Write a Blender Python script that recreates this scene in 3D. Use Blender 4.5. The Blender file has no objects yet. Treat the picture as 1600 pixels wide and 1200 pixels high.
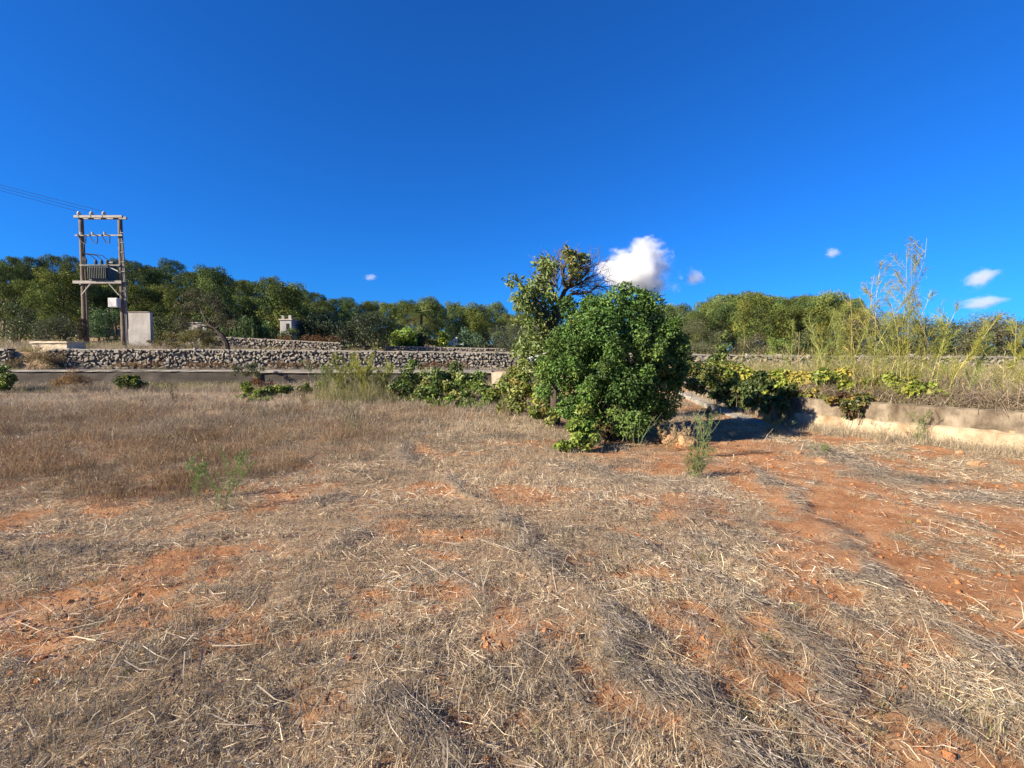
import bpy, bmesh, math, random
import numpy as np
from mathutils import Vector, Matrix

R = math.radians
scene = bpy.context.scene
COL = scene.collection

# ------------------------------------------------------------------ camera
CAM_Z, FPX, HORIZON = 1.55, 750.0, 565.0
PITCH = math.atan((600.0 - HORIZON) / FPX)
cam_d = bpy.data.cameras.new("camera")
cam = bpy.data.objects.new("camera", cam_d)
COL.objects.link(cam)
cam.location = (0, 0, CAM_Z)
cam.rotation_euler = (math.pi / 2 - PITCH, 0, 0)
cam_d.sensor_width = 36.0
cam_d.lens = 36.0 * FPX / 1600.0
cam_d.clip_start = 0.05
cam_d.clip_end = 8000
scene.camera = cam

# ------------------------------------------------------------------ light
SUN_EL, SUN_TRAVEL = R(25), R(26)      # light travels towards +X, turned SUN_TRAVEL towards +Y
world = bpy.data.worlds.new("World")
scene.world = world
world.use_nodes = True
wn = world.node_tree
wn.nodes.clear()
w_out = wn.nodes.new("ShaderNodeOutputWorld")
w_bg = wn.nodes.new("ShaderNodeBackground")
sky = wn.nodes.new("ShaderNodeTexSky")
sky.sky_type = 'NISHITA'
sky.sun_disc = False
sky.sun_elevation = SUN_EL
# azimuth of the sun measured clockwise from +Y
sun_dir = Vector((-math.cos(SUN_TRAVEL) * math.cos(SUN_EL), -math.sin(SUN_TRAVEL) * math.cos(SUN_EL), math.sin(SUN_EL)))
sky.sun_rotation = math.atan2(sun_dir.x, sun_dir.y)
sky.altitude = 0
sky.air_density = 1.0
sky.dust_density = 0.3
sky.ozone_density = 2.0
w_hs = wn.nodes.new("ShaderNodeVectorMath"); w_hs.operation = 'MULTIPLY'
w_hs.inputs[1].default_value = (0.1, 0.1, 0.1)
w_g = wn.nodes.new("ShaderNodeGamma"); w_g.inputs[1].default_value = 0.95
w_t = wn.nodes.new("ShaderNodeVectorMath"); w_t.operation = 'MULTIPLY'
w_t.inputs[1].default_value = (0.43, 2.65, 6.6)
wn.links.new(sky.outputs[0], w_hs.inputs[0])
wn.links.new(w_hs.outputs[0], w_g.inputs[0])
wn.links.new(w_g.outputs[0], w_t.inputs[0])
wn.links.new(w_t.outputs[0], w_bg.inputs[0])
w_bg.inputs[1].default_value = 0.1
wn.links.new(w_bg.outputs[0], w_out.inputs[0])

sun_d = bpy.data.lights.new("sun", 'SUN')
sun_d.energy = 5.0
sun_d.angle = R(0.5)
sun_d.color = (1.0, 0.875, 0.67)
sun = bpy.data.objects.new("sun", sun_d)
COL.objects.link(sun)
sun.rotation_euler = (-sun_dir).to_track_quat('-Z', 'Y').to_euler()

vs = scene.view_settings
vs.view_transform = 'Standard'
vs.look = 'None'
vs.exposure = 1.42
vs.gamma = 1.0
vs.use_curve_mapping = False
scene.cycles.max_bounces = 8
scene.cycles.diffuse_bounces = 3
scene.cycles.transparent_max_bounces = 8
scene.cycles.volume_bounces = 6
scene.cycles.use_denoising = True

# ------------------------------------------------------------------ pixel -> place
cp, sp = math.cos(PITCH), math.sin(PITCH)
def ray(px, py):
    v, w = (px - 800) / FPX, (600 - py) / FPX
    return np.array([v, cp + w * sp, -sp + w * cp])
def G(px, py, z=0.0):                      # place on the level z seen at a pixel of the photograph
    d = ray(px, py)
    t = (z - CAM_Z) / d[2]
    return np.array([d[0] * t, d[1] * t, z])
def P(px, py, D):                          # place at distance D seen at a pixel of the photograph
    d = ray(px, py)
    t = D / d[1]
    return np.array([d[0] * t, D, CAM_Z + d[2] * t])

# ------------------------------------------------------------------ noise
_nr = np.random.RandomState(5)
_tab = _nr.rand(256, 256)
def vnoise(x, y):
    x = np.asarray(x, float); y = np.asarray(y, float)
    xi, yi = np.floor(x).astype(int), np.floor(y).astype(int)
    fx, fy = x - xi, y - yi
    fx, fy = fx * fx * (3 - 2 * fx), fy * fy * (3 - 2 * fy)
    a = _tab[xi & 255, yi & 255]; b = _tab[(xi + 1) & 255, yi & 255]
    c = _tab[xi & 255, (yi + 1) & 255]; d = _tab[(xi + 1) & 255, (yi + 1) & 255]
    return (a * (1 - fx) + b * fx) * (1 - fy) + (c * (1 - fx) + d * fx) * fy
def fbm(x, y, o=4):
    s, a, t = 0, 1, 0
    for i in range(o):
        s = s + a * vnoise(x * 2 ** i + 17.3 * i, y * 2 ** i + 9.1 * i); t += a; a *= 0.5
    return s / t
def sstep(a, b, x):
    t = np.clip((np.asarray(x, float) - a) / (b - a), 0, 1)
    return t * t * (3 - 2 * t)

# ------------------------------------------------------------------ mesh helper
class Geo:
    def __init__(self):
        self.v, self.c, self.q, self.t, self.n = [], [], [], [], 0
    def add(self, v, quads=None, tris=None, col=(1, 1, 1)):
        v = np.asarray(v, float).reshape(-1, 3)
        c = np.asarray(col, float)
        if c.ndim == 1: c = np.tile(c[:3], (len(v), 1))
        self.v.append(v); self.c.append(c)
        if quads is not None and len(quads): self.q.append(np.asarray(quads, int).reshape(-1, 4) + self.n)
        if tris is not None and len(tris): self.t.append(np.asarray(tris, int).reshape(-1, 3) + self.n)
        self.n += len(v)
    def tube(self, pts, rad, sides=6, col=(1, 1, 1), cap=True):
        pts = np.asarray(pts, float); n = len(pts)
        rad = np.broadcast_to(np.asarray(rad, float), (n,))
        tan = np.gradient(pts, axis=0)
        tan /= np.linalg.norm(tan, axis=1, keepdims=True) + 1e-9
        ref = np.array([0.0, 0, 1]) if abs(tan[0][2]) < 0.9 else np.array([1.0, 0, 0])
        vs_ = []
        for i in range(n):
            a = np.cross(tan[i], ref); a /= np.linalg.norm(a) + 1e-9
            b = np.cross(tan[i], a)
            ref = np.cross(a, tan[i])
            ang = np.arange(sides) * 2 * math.pi / sides
            vs_.append(pts[i] + rad[i] * (np.cos(ang)[:, None] * a + np.sin(ang)[:, None] * b))
        vs_ = np.concatenate(vs_)
        q = []
        for i in range(n - 1):
            for k in range(sides):
                k2 = (k + 1) % sides
                q.append((i * sides + k, i * sides + k2, (i + 1) * sides + k2, (i + 1) * sides + k))
        t = []
        if cap:
            for k in range(1, sides - 1):
                t.append((0, k + 1, k)); e = (n - 1) * sides; t.append((e, e + k, e + k + 1))
        self.add(vs_, q, t, col)
    def box(self, lo, hi, col=(1, 1, 1), M=None):
        x0, y0, z0 = lo; x1, y1, z1 = hi
        v = np.array([(x0, y0, z0), (x1, y0, z0), (x1, y1, z0), (x0, y1, z0), (x0, y0, z1), (x1, y0, z1), (x1, y1, z1), (x0, y1, z1)], float)
        if M is not None: v = v @ np.asarray(M)[:3, :3].T + np.asarray(M)[:3, 3]
        self.add(v, [(0, 3, 2, 1), (4, 5, 6, 7), (0, 1, 5, 4), (1, 2, 6, 5), (2, 3, 7, 6), (3, 0, 4, 7)], None, col)
    def bar(self, a, b, w, h=None, col=(1, 1, 1)):
        a, b = np.asarray(a, float), np.asarray(b, float); h = h or w
        d = b - a; L = np.linalg.norm(d); d = d / L
        up = np.array([0, 0, 1.0]) if abs(d[2]) < 0.95 else np.array([0, 1.0, 0])
        s = np.cross(d, up); s /= np.linalg.norm(s); u = np.cross(s, d)
        M = np.eye(4); M[:3, 0], M[:3, 1], M[:3, 2], M[:3, 3] = d, s, u, a
        self.box((0, -w / 2, -h / 2), (L, w / 2, h / 2), col, M)
    def leaves(self, p, axis, nrm, L, W, col, sag=0.2):
        n = len(p)
        if n == 0: return
        axis = axis / (np.linalg.norm(axis, axis=1, keepdims=True) + 1e-9)
        s = np.cross(axis, nrm); s /= np.linalg.norm(s, axis=1, keepdims=True) + 1e-9
        nn = np.cross(s, axis)
        L = np.broadcast_to(L, (n,))[:, None]; W = np.broadcast_to(W, (n,))[:, None]
        mid = p + axis * L * 0.48
        v = np.stack([p, mid + s * W / 2 + nn * W * 0.12, p + axis * L - nn * L * sag, mid - s * W / 2 + nn * W * 0.12], 1).reshape(-1, 3)
        q = np.arange(4 * n).reshape(n, 4)
        self.add(v, q, None, np.repeat(np.broadcast_to(col, (n, 3)), 4, 0))
    def blades(self, p, d0, d1, L, W, side, col):
        """thin two-piece ribbons: d0 direction of the lower half, d1 of the upper half"""
        n = len(p)
        if n == 0: return
        L = np.broadcast_to(L, (n,))[:, None]; W = np.broadcast_to(W, (n,))[:, None]
        d0 = d0 / (np.linalg.norm(d0, axis=1, keepdims=True) + 1e-9); d1 = d1 / (np.linalg.norm(d1, axis=1, keepdims=True) + 1e-9)
        side = side / (np.linalg.norm(side, axis=1, keepdims=True) + 1e-9)
        m = p + d0 * L * 0.5; e = m + d1 * L * 0.5
        v = np.stack([p - side * W / 2, p + side * W / 2, m + side * W * 0.42, m - side * W * 0.42, e], 1).reshape(-1, 3)
        b = np.arange(n)[:, None] * 5
        self.add(v, b + np.array([[0, 1, 2, 3]]), b + np.array([[3, 2, 4]]), np.repeat(np.broadcast_to(col, (n, 3)), 5, 0))
    def mesh(self, name, mat, smooth=False):
        v = np.concatenate(self.v); c = np.concatenate(self.c)
        q = np.concatenate(self.q) if self.q else np.zeros((0, 4), int)
        t = np.concatenate(self.t) if self.t else np.zeros((0, 3), int)
        me = bpy.data.meshes.new(name)
        me.vertices.add(len(v)); me.vertices.foreach_set("co", v.astype(np.float32).ravel())
        nl = q.size + t.size
        me.loops.add(nl); me.loops.foreach_set("vertex_index", np.concatenate([q.ravel(), t.ravel()]).astype(np.int32))
        me.polygons.add(len(q) + len(t))
        ls = np.concatenate([np.arange(len(q)) * 4, q.size + np.arange(len(t)) * 3]).astype(np.int32)
        me.polygons.foreach_set("loop_start", ls)
        try: me.polygons.foreach_set("loop_total", np.concatenate([np.full(len(q), 4), np.full(len(t), 3)]).astype(np.int32))
        except Exception: pass
        me.polygons.foreach_set("use_smooth", np.full(len(q) + len(t), smooth))
        at = me.color_attributes.new("col", 'FLOAT_COLOR', 'POINT')
        at.data.foreach_set("color", np.concatenate([c, np.ones((len(c), 1))], 1).astype(np.float32).ravel())
        me.update(calc_edges=True)
        if mat: me.materials.append(mat)
        return me
    def build(self, name, mat, parent=None, smooth=False, loc=None):
        o = bpy.data.objects.new(name, self.mesh(name, mat, smooth))
        COL.objects.link(o)
        if loc is not None: o.location = loc
        o.parent = parent
        return o

def tag(o, label=None, cat=None, group=None, kind=None):
    if label: o["label"] = label
    if cat: o["category"] = cat
    if group: o["group"] = group
    if kind: o["kind"] = kind
    return o
def empty(name, loc, label=None, cat=None, group=None, rz=0, scale=1):
    o = bpy.data.objects.new(name, None); COL.objects.link(o)
    o.empty_display_size = 0.2
    o.location = loc; o.rotation_euler = (0, 0, rz); o.scale = (scale,) * 3
    return tag(o, label, cat, group)
def link_mesh(name, me, parent=None, loc=(0, 0, 0)):
    o = bpy.data.objects.new(name, me); COL.objects.link(o); o.parent = parent; o.location = loc
    return o
def unit(n, rng):
    d = rng.normal(size=(n, 3)); return d / np.linalg.norm(d, axis=1, keepdims=True)

# ------------------------------------------------------------------ materials
def new_mat(name):
    m = bpy.data.materials.new(name); m.use_nodes = True
    nt = m.node_tree; nt.nodes.clear()
    out = nt.nodes.new("ShaderNodeOutputMaterial")
    return m, nt, out
def N(nt, kind, **kw):
    n = nt.nodes.new(kind)
    for k, v in kw.items(): setattr(n, k, v)
    return n
def noise_node(nt, scale, detail=4, vec=None, rough=0.6):
    n = N(nt, "ShaderNodeTexNoise"); n.inputs['Scale'].default_value = scale; n.inputs['Detail'].default_value = detail
    n.inputs['Roughness'].default_value = rough
    if vec is not None: nt.links.new(vec, n.inputs['Vector'])
    return n
def ramp(nt, fac, stops):
    r = N(nt, "ShaderNodeValToRGB")
    while len(r.color_ramp.elements) < len(stops): r.color_ramp.elements.new(0.5)
    for e, (p, c) in zip(r.color_ramp.elements, stops):
        e.position = p; e.color = (*c, 1)
    nt.links.new(fac, r.inputs[0]); return r
def mat_leaf(name, trans=0.25, rough=0.5, spec=0.35, tcol=(1.25, 1.3, 0.6), vary=True):
    m, nt, out = new_mat(name)
    a = N(nt, "ShaderNodeAttribute", attribute_name="col")
    p = N(nt, "ShaderNodeBsdfPrincipled"); p.inputs['Roughness'].default_value = rough
    p.inputs['Specular IOR Level'].default_value = spec
    tr = N(nt, "ShaderNodeBsdfTranslucent")
    mul = N(nt, "ShaderNodeVectorMath", operation='MULTIPLY'); mul.inputs[1].default_value = tcol
    mx = N(nt, "ShaderNodeMixShader"); mx.inputs[0].default_value = trans
    oi = N(nt, "ShaderNodeObjectInfo")
    mr = N(nt, "ShaderNodeMapRange"); mr.inputs['To Min'].default_value = 0.72 if vary else 1.0; mr.inputs['To Max'].default_value = 1.22 if vary else 1.0
    sc = N(nt, "ShaderNodeVectorMath", operation='SCALE')
    nt.links.new(oi.outputs['Random'], mr.inputs[0]); nt.links.new(mr.outputs[0], sc.inputs['Scale'])
    wn_ = N(nt, "ShaderNodeTexWhiteNoise", noise_dimensions='1D'); nt.links.new(oi.outputs['Random'], wn_.inputs['W'])
    hue = ramp(nt, wn_.outputs['Value'], [(0.0, (1.18, 1.05, 0.80) if vary else (1, 1, 1)), (1.0, (0.84, 0.97, 1.10) if vary else (1, 1, 1))])
    hm = N(nt, "ShaderNodeVectorMath", operation='MULTIPLY'); nt.links.new(a.outputs['Color'], hm.inputs[0]); nt.links.new(hue.outputs[0], hm.inputs[1])
    nt.links.new(hm.outputs[0], sc.inputs[0])
    nt.links.new(sc.outputs[0], p.inputs['Base Color']); nt.links.new(sc.outputs[0], mul.inputs[0])
    nt.links.new(mul.outputs[0], tr.inputs[0])
    nt.links.new(p.outputs[0], mx.inputs[1]); nt.links.new(tr.outputs[0], mx.inputs[2])
    nt.links.new(mx.outputs[0], out.inputs[0])
    return m
def mat_surface(name, stops, scale=3.0, rough=0.9, bump=0.3, bscale=40.0, detail=6, spec=0.2, metal=0.0, usecol=False, stain=None):
    m, nt, out = new_mat(name)
    tc = N(nt, "ShaderNodeTexCoord")
    n1 = noise_node(nt, scale, detail, tc.outputs['Object'], 0.65)
    r = ramp(nt, n1.outputs[0], stops)
    p = N(nt, "ShaderNodeBsdfPrincipled"); p.inputs['Roughness'].default_value = rough
    p.inputs['Specular IOR Level'].default_value = spec; p.inputs['Metallic'].default_value = metal
    src = r.outputs[0]
    if usecol:
        a = N(nt, "ShaderNodeAttribute", attribute_name="col")
        mu = N(nt, "ShaderNodeVectorMath", operation='MULTIPLY')
        nt.links.new(src, mu.inputs[0]); nt.links.new(a.outputs['Color'], mu.inputs[1]); src = mu.outputs[0]
    if stain:
        mp = N(nt, "ShaderNodeMapping"); mp.inputs['Scale'].default_value = stain[1]
        nt.links.new(tc.outputs['Object'], mp.inputs[0])
        n3 = noise_node(nt, 1.0, 5, mp.outputs[0], 0.7)
        r3 = ramp(nt, n3.outputs[0], [(0.42, (1, 1, 1)), (0.68, stain[0])])
        mu = N(nt, "ShaderNodeVectorMath", operation='MULTIPLY')
        nt.links.new(src, mu.inputs[0]); nt.links.new(r3.outputs[0], mu.inputs[1]); src = mu.outputs[0]
    nt.links.new(src, p.inputs['Base Color'])
    n2 = noise_node(nt, bscale, 5, tc.outputs['Object'], 0.7)
    b = N(nt, "ShaderNodeBump"); b.inputs['Strength'].default_value = bump; b.inputs['Distance'].default_value = 0.02
    nt.links.new(n2.outputs[0], b.inputs['Height']); nt.links.new(b.outputs[0], p.inputs['Normal'])
    nt.links.new(p.outputs[0], out.inputs[0])
    return m

M = {}
M['leaf'] = mat_leaf('leaf')
M['gloss_leaf'] = mat_leaf('glossy_leaf', 0.22, 0.5, 0.22, (1.2, 1.3, 0.6), False)
M['needle'] = mat_leaf('pine_needles', 0.12, 0.75, 0.15, (1.1, 1.15, 0.6))
M['stalk'] = mat_leaf('green_stalk', 0.25, 0.6, 0.25)
M['dry'] = mat_leaf('dry_grass_stalk', 0.25, 0.8, 0.15, (1.1, 0.95, 0.75), False)
M['bark'] = mat_surface('bark', [(0.3, (0.03, 0.024, 0.018)), (0.7, (0.095, 0.075, 0.058))], 9, 0.95, 0.6, 30)
M['twig'] = mat_surface('bare_twig_bark', [(0.3, (0.10, 0.075, 0.06)), (0.7, (0.22, 0.17, 0.14))], 9, 0.95, 0.3, 30)
M['concrete'] = mat_surface('weathered_concrete', [(0.3, (0.10, 0.078, 0.057)), (0.5, (0.21, 0.17, 0.125)), (0.7, (0.30, 0.25, 0.19))], 3.2, 0.95, 0.5, 35, stain=((0.42, 0.37, 0.32), (2.4, 2.4, 0.7)))
M['dark_concrete'] = mat_surface('grey_field_wall', [(0.25, (0.045, 0.038, 0.033)), (0.55, (0.078, 0.067, 0.058)), (0.8, (0.115, 0.10, 0.086))], 1.1, 0.95, 0.5, 22, stain=((0.6, 0.57, 0.55), (0.25, 1.0, 3.0)))
M['cream'] = mat_surface('cream_plaster', [(0.3, (0.22, 0.16, 0.10)), (0.48, (0.36, 0.285, 0.195)), (0.7, (0.43, 0.355, 0.255))], 2.6, 0.95, 0.6, 28, stain=((0.58, 0.50, 0.42), (3.0, 3.0, 1.6)))
M['lightened_cream'] = mat_surface('lightened_cream_plaster', [(0.2, (0.50, 0.41, 0.29)), (0.5, (0.62, 0.53, 0.39)), (0.8, (0.68, 0.60, 0.46))], 2.6, 0.95, 0.5, 28, stain=((0.7, 0.62, 0.54), (2.0, 2.0, 1.2)))  # cream lightened so the wall's end block carries its sunlight in the colour
M['footing'] = mat_surface('pale_footing', [(0.3, (0.19, 0.175, 0.15)), (0.7, (0.33, 0.305, 0.265))], 4, 0.95, 0.5, 35)
M['cap'] = mat_surface('wall_coping', [(0.3, (0.22, 0.195, 0.165)), (0.7, (0.34, 0.31, 0.265))], 2.5, 0.95, 0.4, 30)
M['core'] = mat_surface('wall_core_earth', [(0.3, (0.12, 0.108, 0.093)), (0.7, (0.21, 0.19, 0.163))], 3, 0.98, 0.6, 20)
M['stone'] = mat_surface('field_stone', [(0.25, (0.105, 0.095, 0.082)), (0.5, (0.19, 0.175, 0.152)), (0.8, (0.29, 0.268, 0.238))], 5, 0.93, 0.5, 25, usecol=True)
M['red_rock'] = mat_surface('earth_crusted_rock', [(0.3, (0.24, 0.12, 0.06)), (0.55, (0.38, 0.235, 0.13)), (0.8, (0.46, 0.33, 0.20))], 6, 0.97, 0.8, 22)
M['asphalt'] = mat_surface('dusty_asphalt', [(0.3, (0.12, 0.108, 0.095)), (0.7, (0.19, 0.172, 0.15))], 0.8, 0.95, 0.3, 60)
M['pole'] = mat_surface('weathered_pole', [(0.3, (0.10, 0.078, 0.06)), (0.7, (0.20, 0.165, 0.13))], 3, 0.9, 0.4, 18, stain=((0.6, 0.57, 0.55), (5, 5, 0.35)))
M['steel'] = mat_surface('galvanised_steel', [(0.3, (0.17, 0.16, 0.15)), (0.7, (0.27, 0.255, 0.235))], 5, 0.7, 0.1, 30, metal=0.5)
M['tank'] = mat_surface('transformer_paint', [(0.3, (0.02, 0.035, 0.04)), (0.7, (0.045, 0.06, 0.065))], 4, 0.55, 0.1, 30, spec=0.4)
M['wire'] = mat_surface('cable', [(0.3, (0.05, 0.05, 0.055)), (0.7, (0.09, 0.09, 0.1))], 4, 0.6, 0.1, 30)
M['white'] = mat_surface('white_paint', [(0.3, (0.48, 0.47, 0.45)), (0.7, (0.62, 0.61, 0.59))], 2, 0.8, 0.15, 30)
M['slab_white'] = mat_surface('greyed_white_render', [(0.3, (0.31, 0.30, 0.29)), (0.7, (0.41, 0.395, 0.385))], 1.5, 0.9, 0.25, 25, stain=((0.7, 0.66, 0.62), (0.9, 0.9, 0.5)))
M['ceramic'] = mat_surface('insulator_ceramic', [(0.3, (0.42, 0.41, 0.39)), (0.7, (0.55, 0.54, 0.52))], 4, 0.25, 0.0, 30, spec=0.5)
M['car_paint'] = mat_surface('white_car_paint', [(0.3, (0.78, 0.78, 0.77)), (0.7, (0.82, 0.82, 0.81))], 1, 0.25, 0.0, 30, spec=0.5)
M['glass'] = mat_surface('dark_glass', [(0.3, (0.02, 0.025, 0.05)), (0.7, (0.03, 0.035, 0.07))], 1, 0.05, 0.0, 30, spec=0.7)
M['rubber'] = mat_surface('rubber', [(0.3, (0.015, 0.015, 0.015)), (0.7, (0.03, 0.03, 0.03))], 5, 0.8, 0.1, 30)
M['roof_tile'] = mat_surface('pale_roof', [(0.3, (0.40, 0.33, 0.27)), (0.7, (0.52, 0.45, 0.38))], 3, 0.9, 0.3, 25)
M['dark_open'] = mat_surface('dark_opening', [(0.3, (0.012, 0.011, 0.01)), (0.7, (0.02, 0.02, 0.018))], 3, 0.9, 0.0, 25)
M['wood'] = mat_surface('grey_wood', [(0.3, (0.20, 0.15, 0.10)), (0.7, (0.34, 0.27, 0.19))], 6, 0.9, 0.3, 25)

# ------------------------------------------------------------------ what lies where on the field
def polyline_dist(x, y, pts):
    d = np.full(np.shape(x), 1e9)
    for (a, b) in zip(pts[:-1], pts[1:]):
        ax, ay = a[0], a[1]; bx, by = b[0] - ax, b[1] - ay
        t = np.clip(((x - ax) * bx + (y - ay) * by) / (bx * bx + by * by), 0, 1)
        d = np.minimum(d, np.hypot(x - ax - t * bx, y - ay - t * by))
    return d
def gp(*pix): return [G(a, b)[:2] for a, b in pix]
DIRX, DIRY = -0.34, 0.94
def streak(px, py, L): c = G(px, py)[:2]; return [c, c + np.array([DIRX, DIRY]) * L * 0.5, c + np.array([DIRX - 0.05, DIRY]) * L]
ROWS = [  # grey windrows of old straw, and one furrow's painted shadow: polyline, half width, weight
    (gp((1150, 1230), (1000, 1040), (900, 930), (780, 805), (700, 745)), 0.085, 1.0),
    (streak(1330, 1190, 1.6), 0.05, 0.8), (streak(1500, 1150, 2.2), 0.06, 0.8), (streak(1230, 1060, 1.3), 0.04, 0.7), (streak(1420, 1010, 1.8), 0.05, 0.7), (streak(980, 1190, 1.0), 0.05, 0.7),
    (streak(1590, 1010, 2.5), 0.07, 0.8), (streak(1130, 960, 1.6), 0.05, 0.6), (streak(1380, 900, 2.4), 0.07, 0.6), (streak(860, 1100, 1.4), 0.05, 0.5), (streak(1560, 830, 3.0), 0.12, 0.6),
    (gp((1640, 1120), (1450, 985), (1340, 880), (1250, 790), (1180, 730)), 0.14, 0.9),
    (gp((1700, 815), (1480, 770), (1380, 745), (1280, 705)), 0.45, 1.0),
    (gp((930, 770), (1000, 700), (1100, 725)), 0.35, 0.6),
    (gp((645, 680), (618, 705), (640, 728)), 0.22, 1.0),  # dark furrow, its shadow painted in as grey straw
    (gp((720, 690), (800, 680), (830, 690)), 0.25, 0.7),
    (gp((430, 880), (520, 860), (600, 815), (700, 800)), 0.12, 0.6),
    (gp((540, 1110), (660, 1180), (700, 1230)), 0.07, 0.8),
    (gp((1270, 1010), (1320, 1090), (1460, 1180)), 0.08, 0.8),
    (gp((0, 872), (140, 862), (300, 850)), 0.14, 0.7),
    (gp((870, 640 + 90), (1060, 760), (1090, 800)), 0.3, 0.6),
]
def rowmask(x, y):
    w = np.zeros(np.shape(x))
    jx = x + 0.5 * (fbm(x * 2.1, y * 2.1 + 40, 4) - 0.5); jy = y + 0.5 * (fbm(x * 2.1 + 90, y * 2.1, 4) - 0.5)
    for pts, hw, k in ROWS:
        w = np.maximum(w, k * np.exp(-(polyline_dist(jx, jy, pts) / hw) ** 2))
    return w * (0.35 + 0.9 * sstep(0.36, 0.6, fbm(x * 3.3 + 14, y * 3.3 + 2, 3)))
BARE = [  # bare soil: pixel, radii in metres, weight
    ((110, 965), 0.6, 0.42, 1.0), ((150, 940), 0.45, 0.3, 1.0), ((300, 882), 0.5, 0.28, 1.0), ((30, 990), 0.3, 0.2, 0.8), ((350, 965), 0.2, 0.12, 0.7),
    ((1155, 697), 0.95, 0.7, 1.0), ((1205, 735), 0.75, 0.8, 1.0), ((1300, 765), 0.8, 0.7, 1.0), ((1250, 745), 0.7, 0.7, 1.0), ((1180, 715), 0.8, 0.7, 1.0), ((1360, 800), 0.75, 0.6, 1.0),
    ((1330, 855), 0.4, 0.35, 0.7), ((1520, 905), 0.6, 0.45, 1.0), ((1580, 960), 0.4, 0.3, 0.9), ((1400, 735), 0.8, 0.5, 0.7),
    ((1260, 870), 0.25, 0.25, 0.7), ((1110, 1000), 0.2, 0.12, 1.0), ((1025, 905), 0.25, 0.16, 0.9), ((1160, 1075), 0.13, 0.1, 1.0),
    ((1235, 1100), 0.13, 0.14, 1.0), ((640, 955), 0.2, 0.12, 0.8), ((560, 925), 0.2, 0.12, 0.6), ((1100, 1160), 0.1, 0.12, 1.0),
    ((860, 980), 0.15, 0.1, 0.7), ((820, 775), 0.5, 0.35, 0.6), ((670, 765), 0.5, 0.3, 0.7), ((1480, 1000), 0.2, 0.16, 0.7),
    ((750, 1130), 0.08, 0.08, 0.7), ((1560, 1180), 0.14, 0.12, 0.8), ((1000, 780), 0.35, 0.25, 0.5), ((540, 700), 0.9, 0.6, 0.3),
    ((700, 650), 2.0, 1.2, 0.35), ((1330, 1010), 0.3, 0.2, 0.6), ((1200, 960), 0.25, 0.15, 0.6), ((1450, 870), 0.35, 0.3, 0.6),
    ((930, 1050), 0.1, 0.08, 0.7), ((700, 870), 0.25, 0.12, 0.5), ((520, 1010), 0.16, 0.08, 0.6), ((1520, 840), 0.5, 0.4, 0.6),
]
def baremask(x, y):
    w = np.zeros(np.shape(x))
    jx = x + 0.6 * (fbm(x * 3.1 + 5, y * 3.1, 4) - 0.5); jy = y + 0.6 * (fbm(x * 3.1, y * 3.1 + 70, 4) - 0.5)
    for (pix, rx, ry, k) in BARE:
        c = G(*pix)
        w = np.maximum(w, k * np.exp(-(((jx - c[0]) / rx) ** 2 + ((jy - c[1]) / ry) ** 2)))
    w = np.clip(w * 1.15, 0, 1) * sstep(0.30, 0.58, fbm(x * 5.5 + 3, y * 5.5 + 8, 3) + 0.12 * w)
    n = fbm(x * 1.9 + 31, y * 1.9 + 11, 4)
    side = sstep(0.2, 3.0, x)                    # the driven side is barer
    w = np.maximum(w, sstep(0.55 - 0.13 * side, 0.72 - 0.13 * side, n) * (0.5 + 0.45 * side))
    return np.clip(w * (1 - 0.75 * rowmask(x, y)), 0, 1)
TALL = gp((-400, 800), (60, 800), (250, 800), (360, 770), (520, 745), (600, 722), (640, 700))   # front edge of the standing dry grass
def tallmask(x, y):
    xs = np.array([p[0] for p in TALL]); ys = np.array([p[1] for p in TALL])
    o = np.argsort(xs)
    edge = np.interp(x, xs[o], ys[o]) + 2.0 * (fbm(x * 0.9, y * 0.9 + 3, 4) - 0.5)
    right = G(640, 690)[0]
    return sstep(-0.3, 1.1, y - edge) * sstep(0.5, -0.9, x - right - 0.05 * (y - 8)) * (1 - sstep(13.5, 18, y))

Z_ROAD, Y_W1, Y_W2 = 1.03, 27.0, 32.75
def zback(x):  return np.interp(x, [-45, -36, -10, 0, 15, 35, 60], [2.2, 2.2, 2.12, 2.05, 1.62, 1.45, 1.4])
def hillA(x):  return np.interp(x, [-300, -160, -98, -75, -55, -40, -27, -13, 0, 15, 40, 60, 90, 160, 300], [13, 13.5, 13.0, 12.0, 9.0, 6.6, 4.7, 3.6, 2.7, 1.6, 2.0, 2.4, 1.4, 1, 1])
def H(x, y):
    x = np.asarray(x, float); y = np.asarray(y, float)
    near = sstep(40, 14, np.hypot(x, y))
    z = 0.10 * (fbm(x * 0.35, y * 0.35, 3) - 0.5) + near * 0.05 * (fbm(x * 2.2, y * 2.2, 4) - 0.5)
    rough = near * (0.035 * (fbm(x * 9, y * 9, 3) - 0.5))
    z = z + rough
    ramp_ = sstep(13, 27, y) * sstep(2.4, 3.2, x) * sstep(7.6, 7.0, x) * 1.0
    z = np.maximum(z, ramp_ + z * 0.5)
    road = Z_ROAD - 0.004 + 0 * x
    back = zback(x) + sstep(33, 38, y) * np.interp(x, [-36, -22, -10, 30], [0.55, 0.3, 0.0, 0.0]) + np.clip(y - 38, 0, 20) * np.interp(x, [-30, -16, 0, 30], [0.03, 0.015, 0.0, 0.01]) + 0.12 * (fbm(x * 0.4, y * 0.4, 3) - 0.5)
    back = back + sstep(52, 105, y) * hillA(x)
    z = np.where(y > Y_W1 + 0.18, road, z)
    return np.where(y > Y_W2 + 0.3, back, z)

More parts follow.
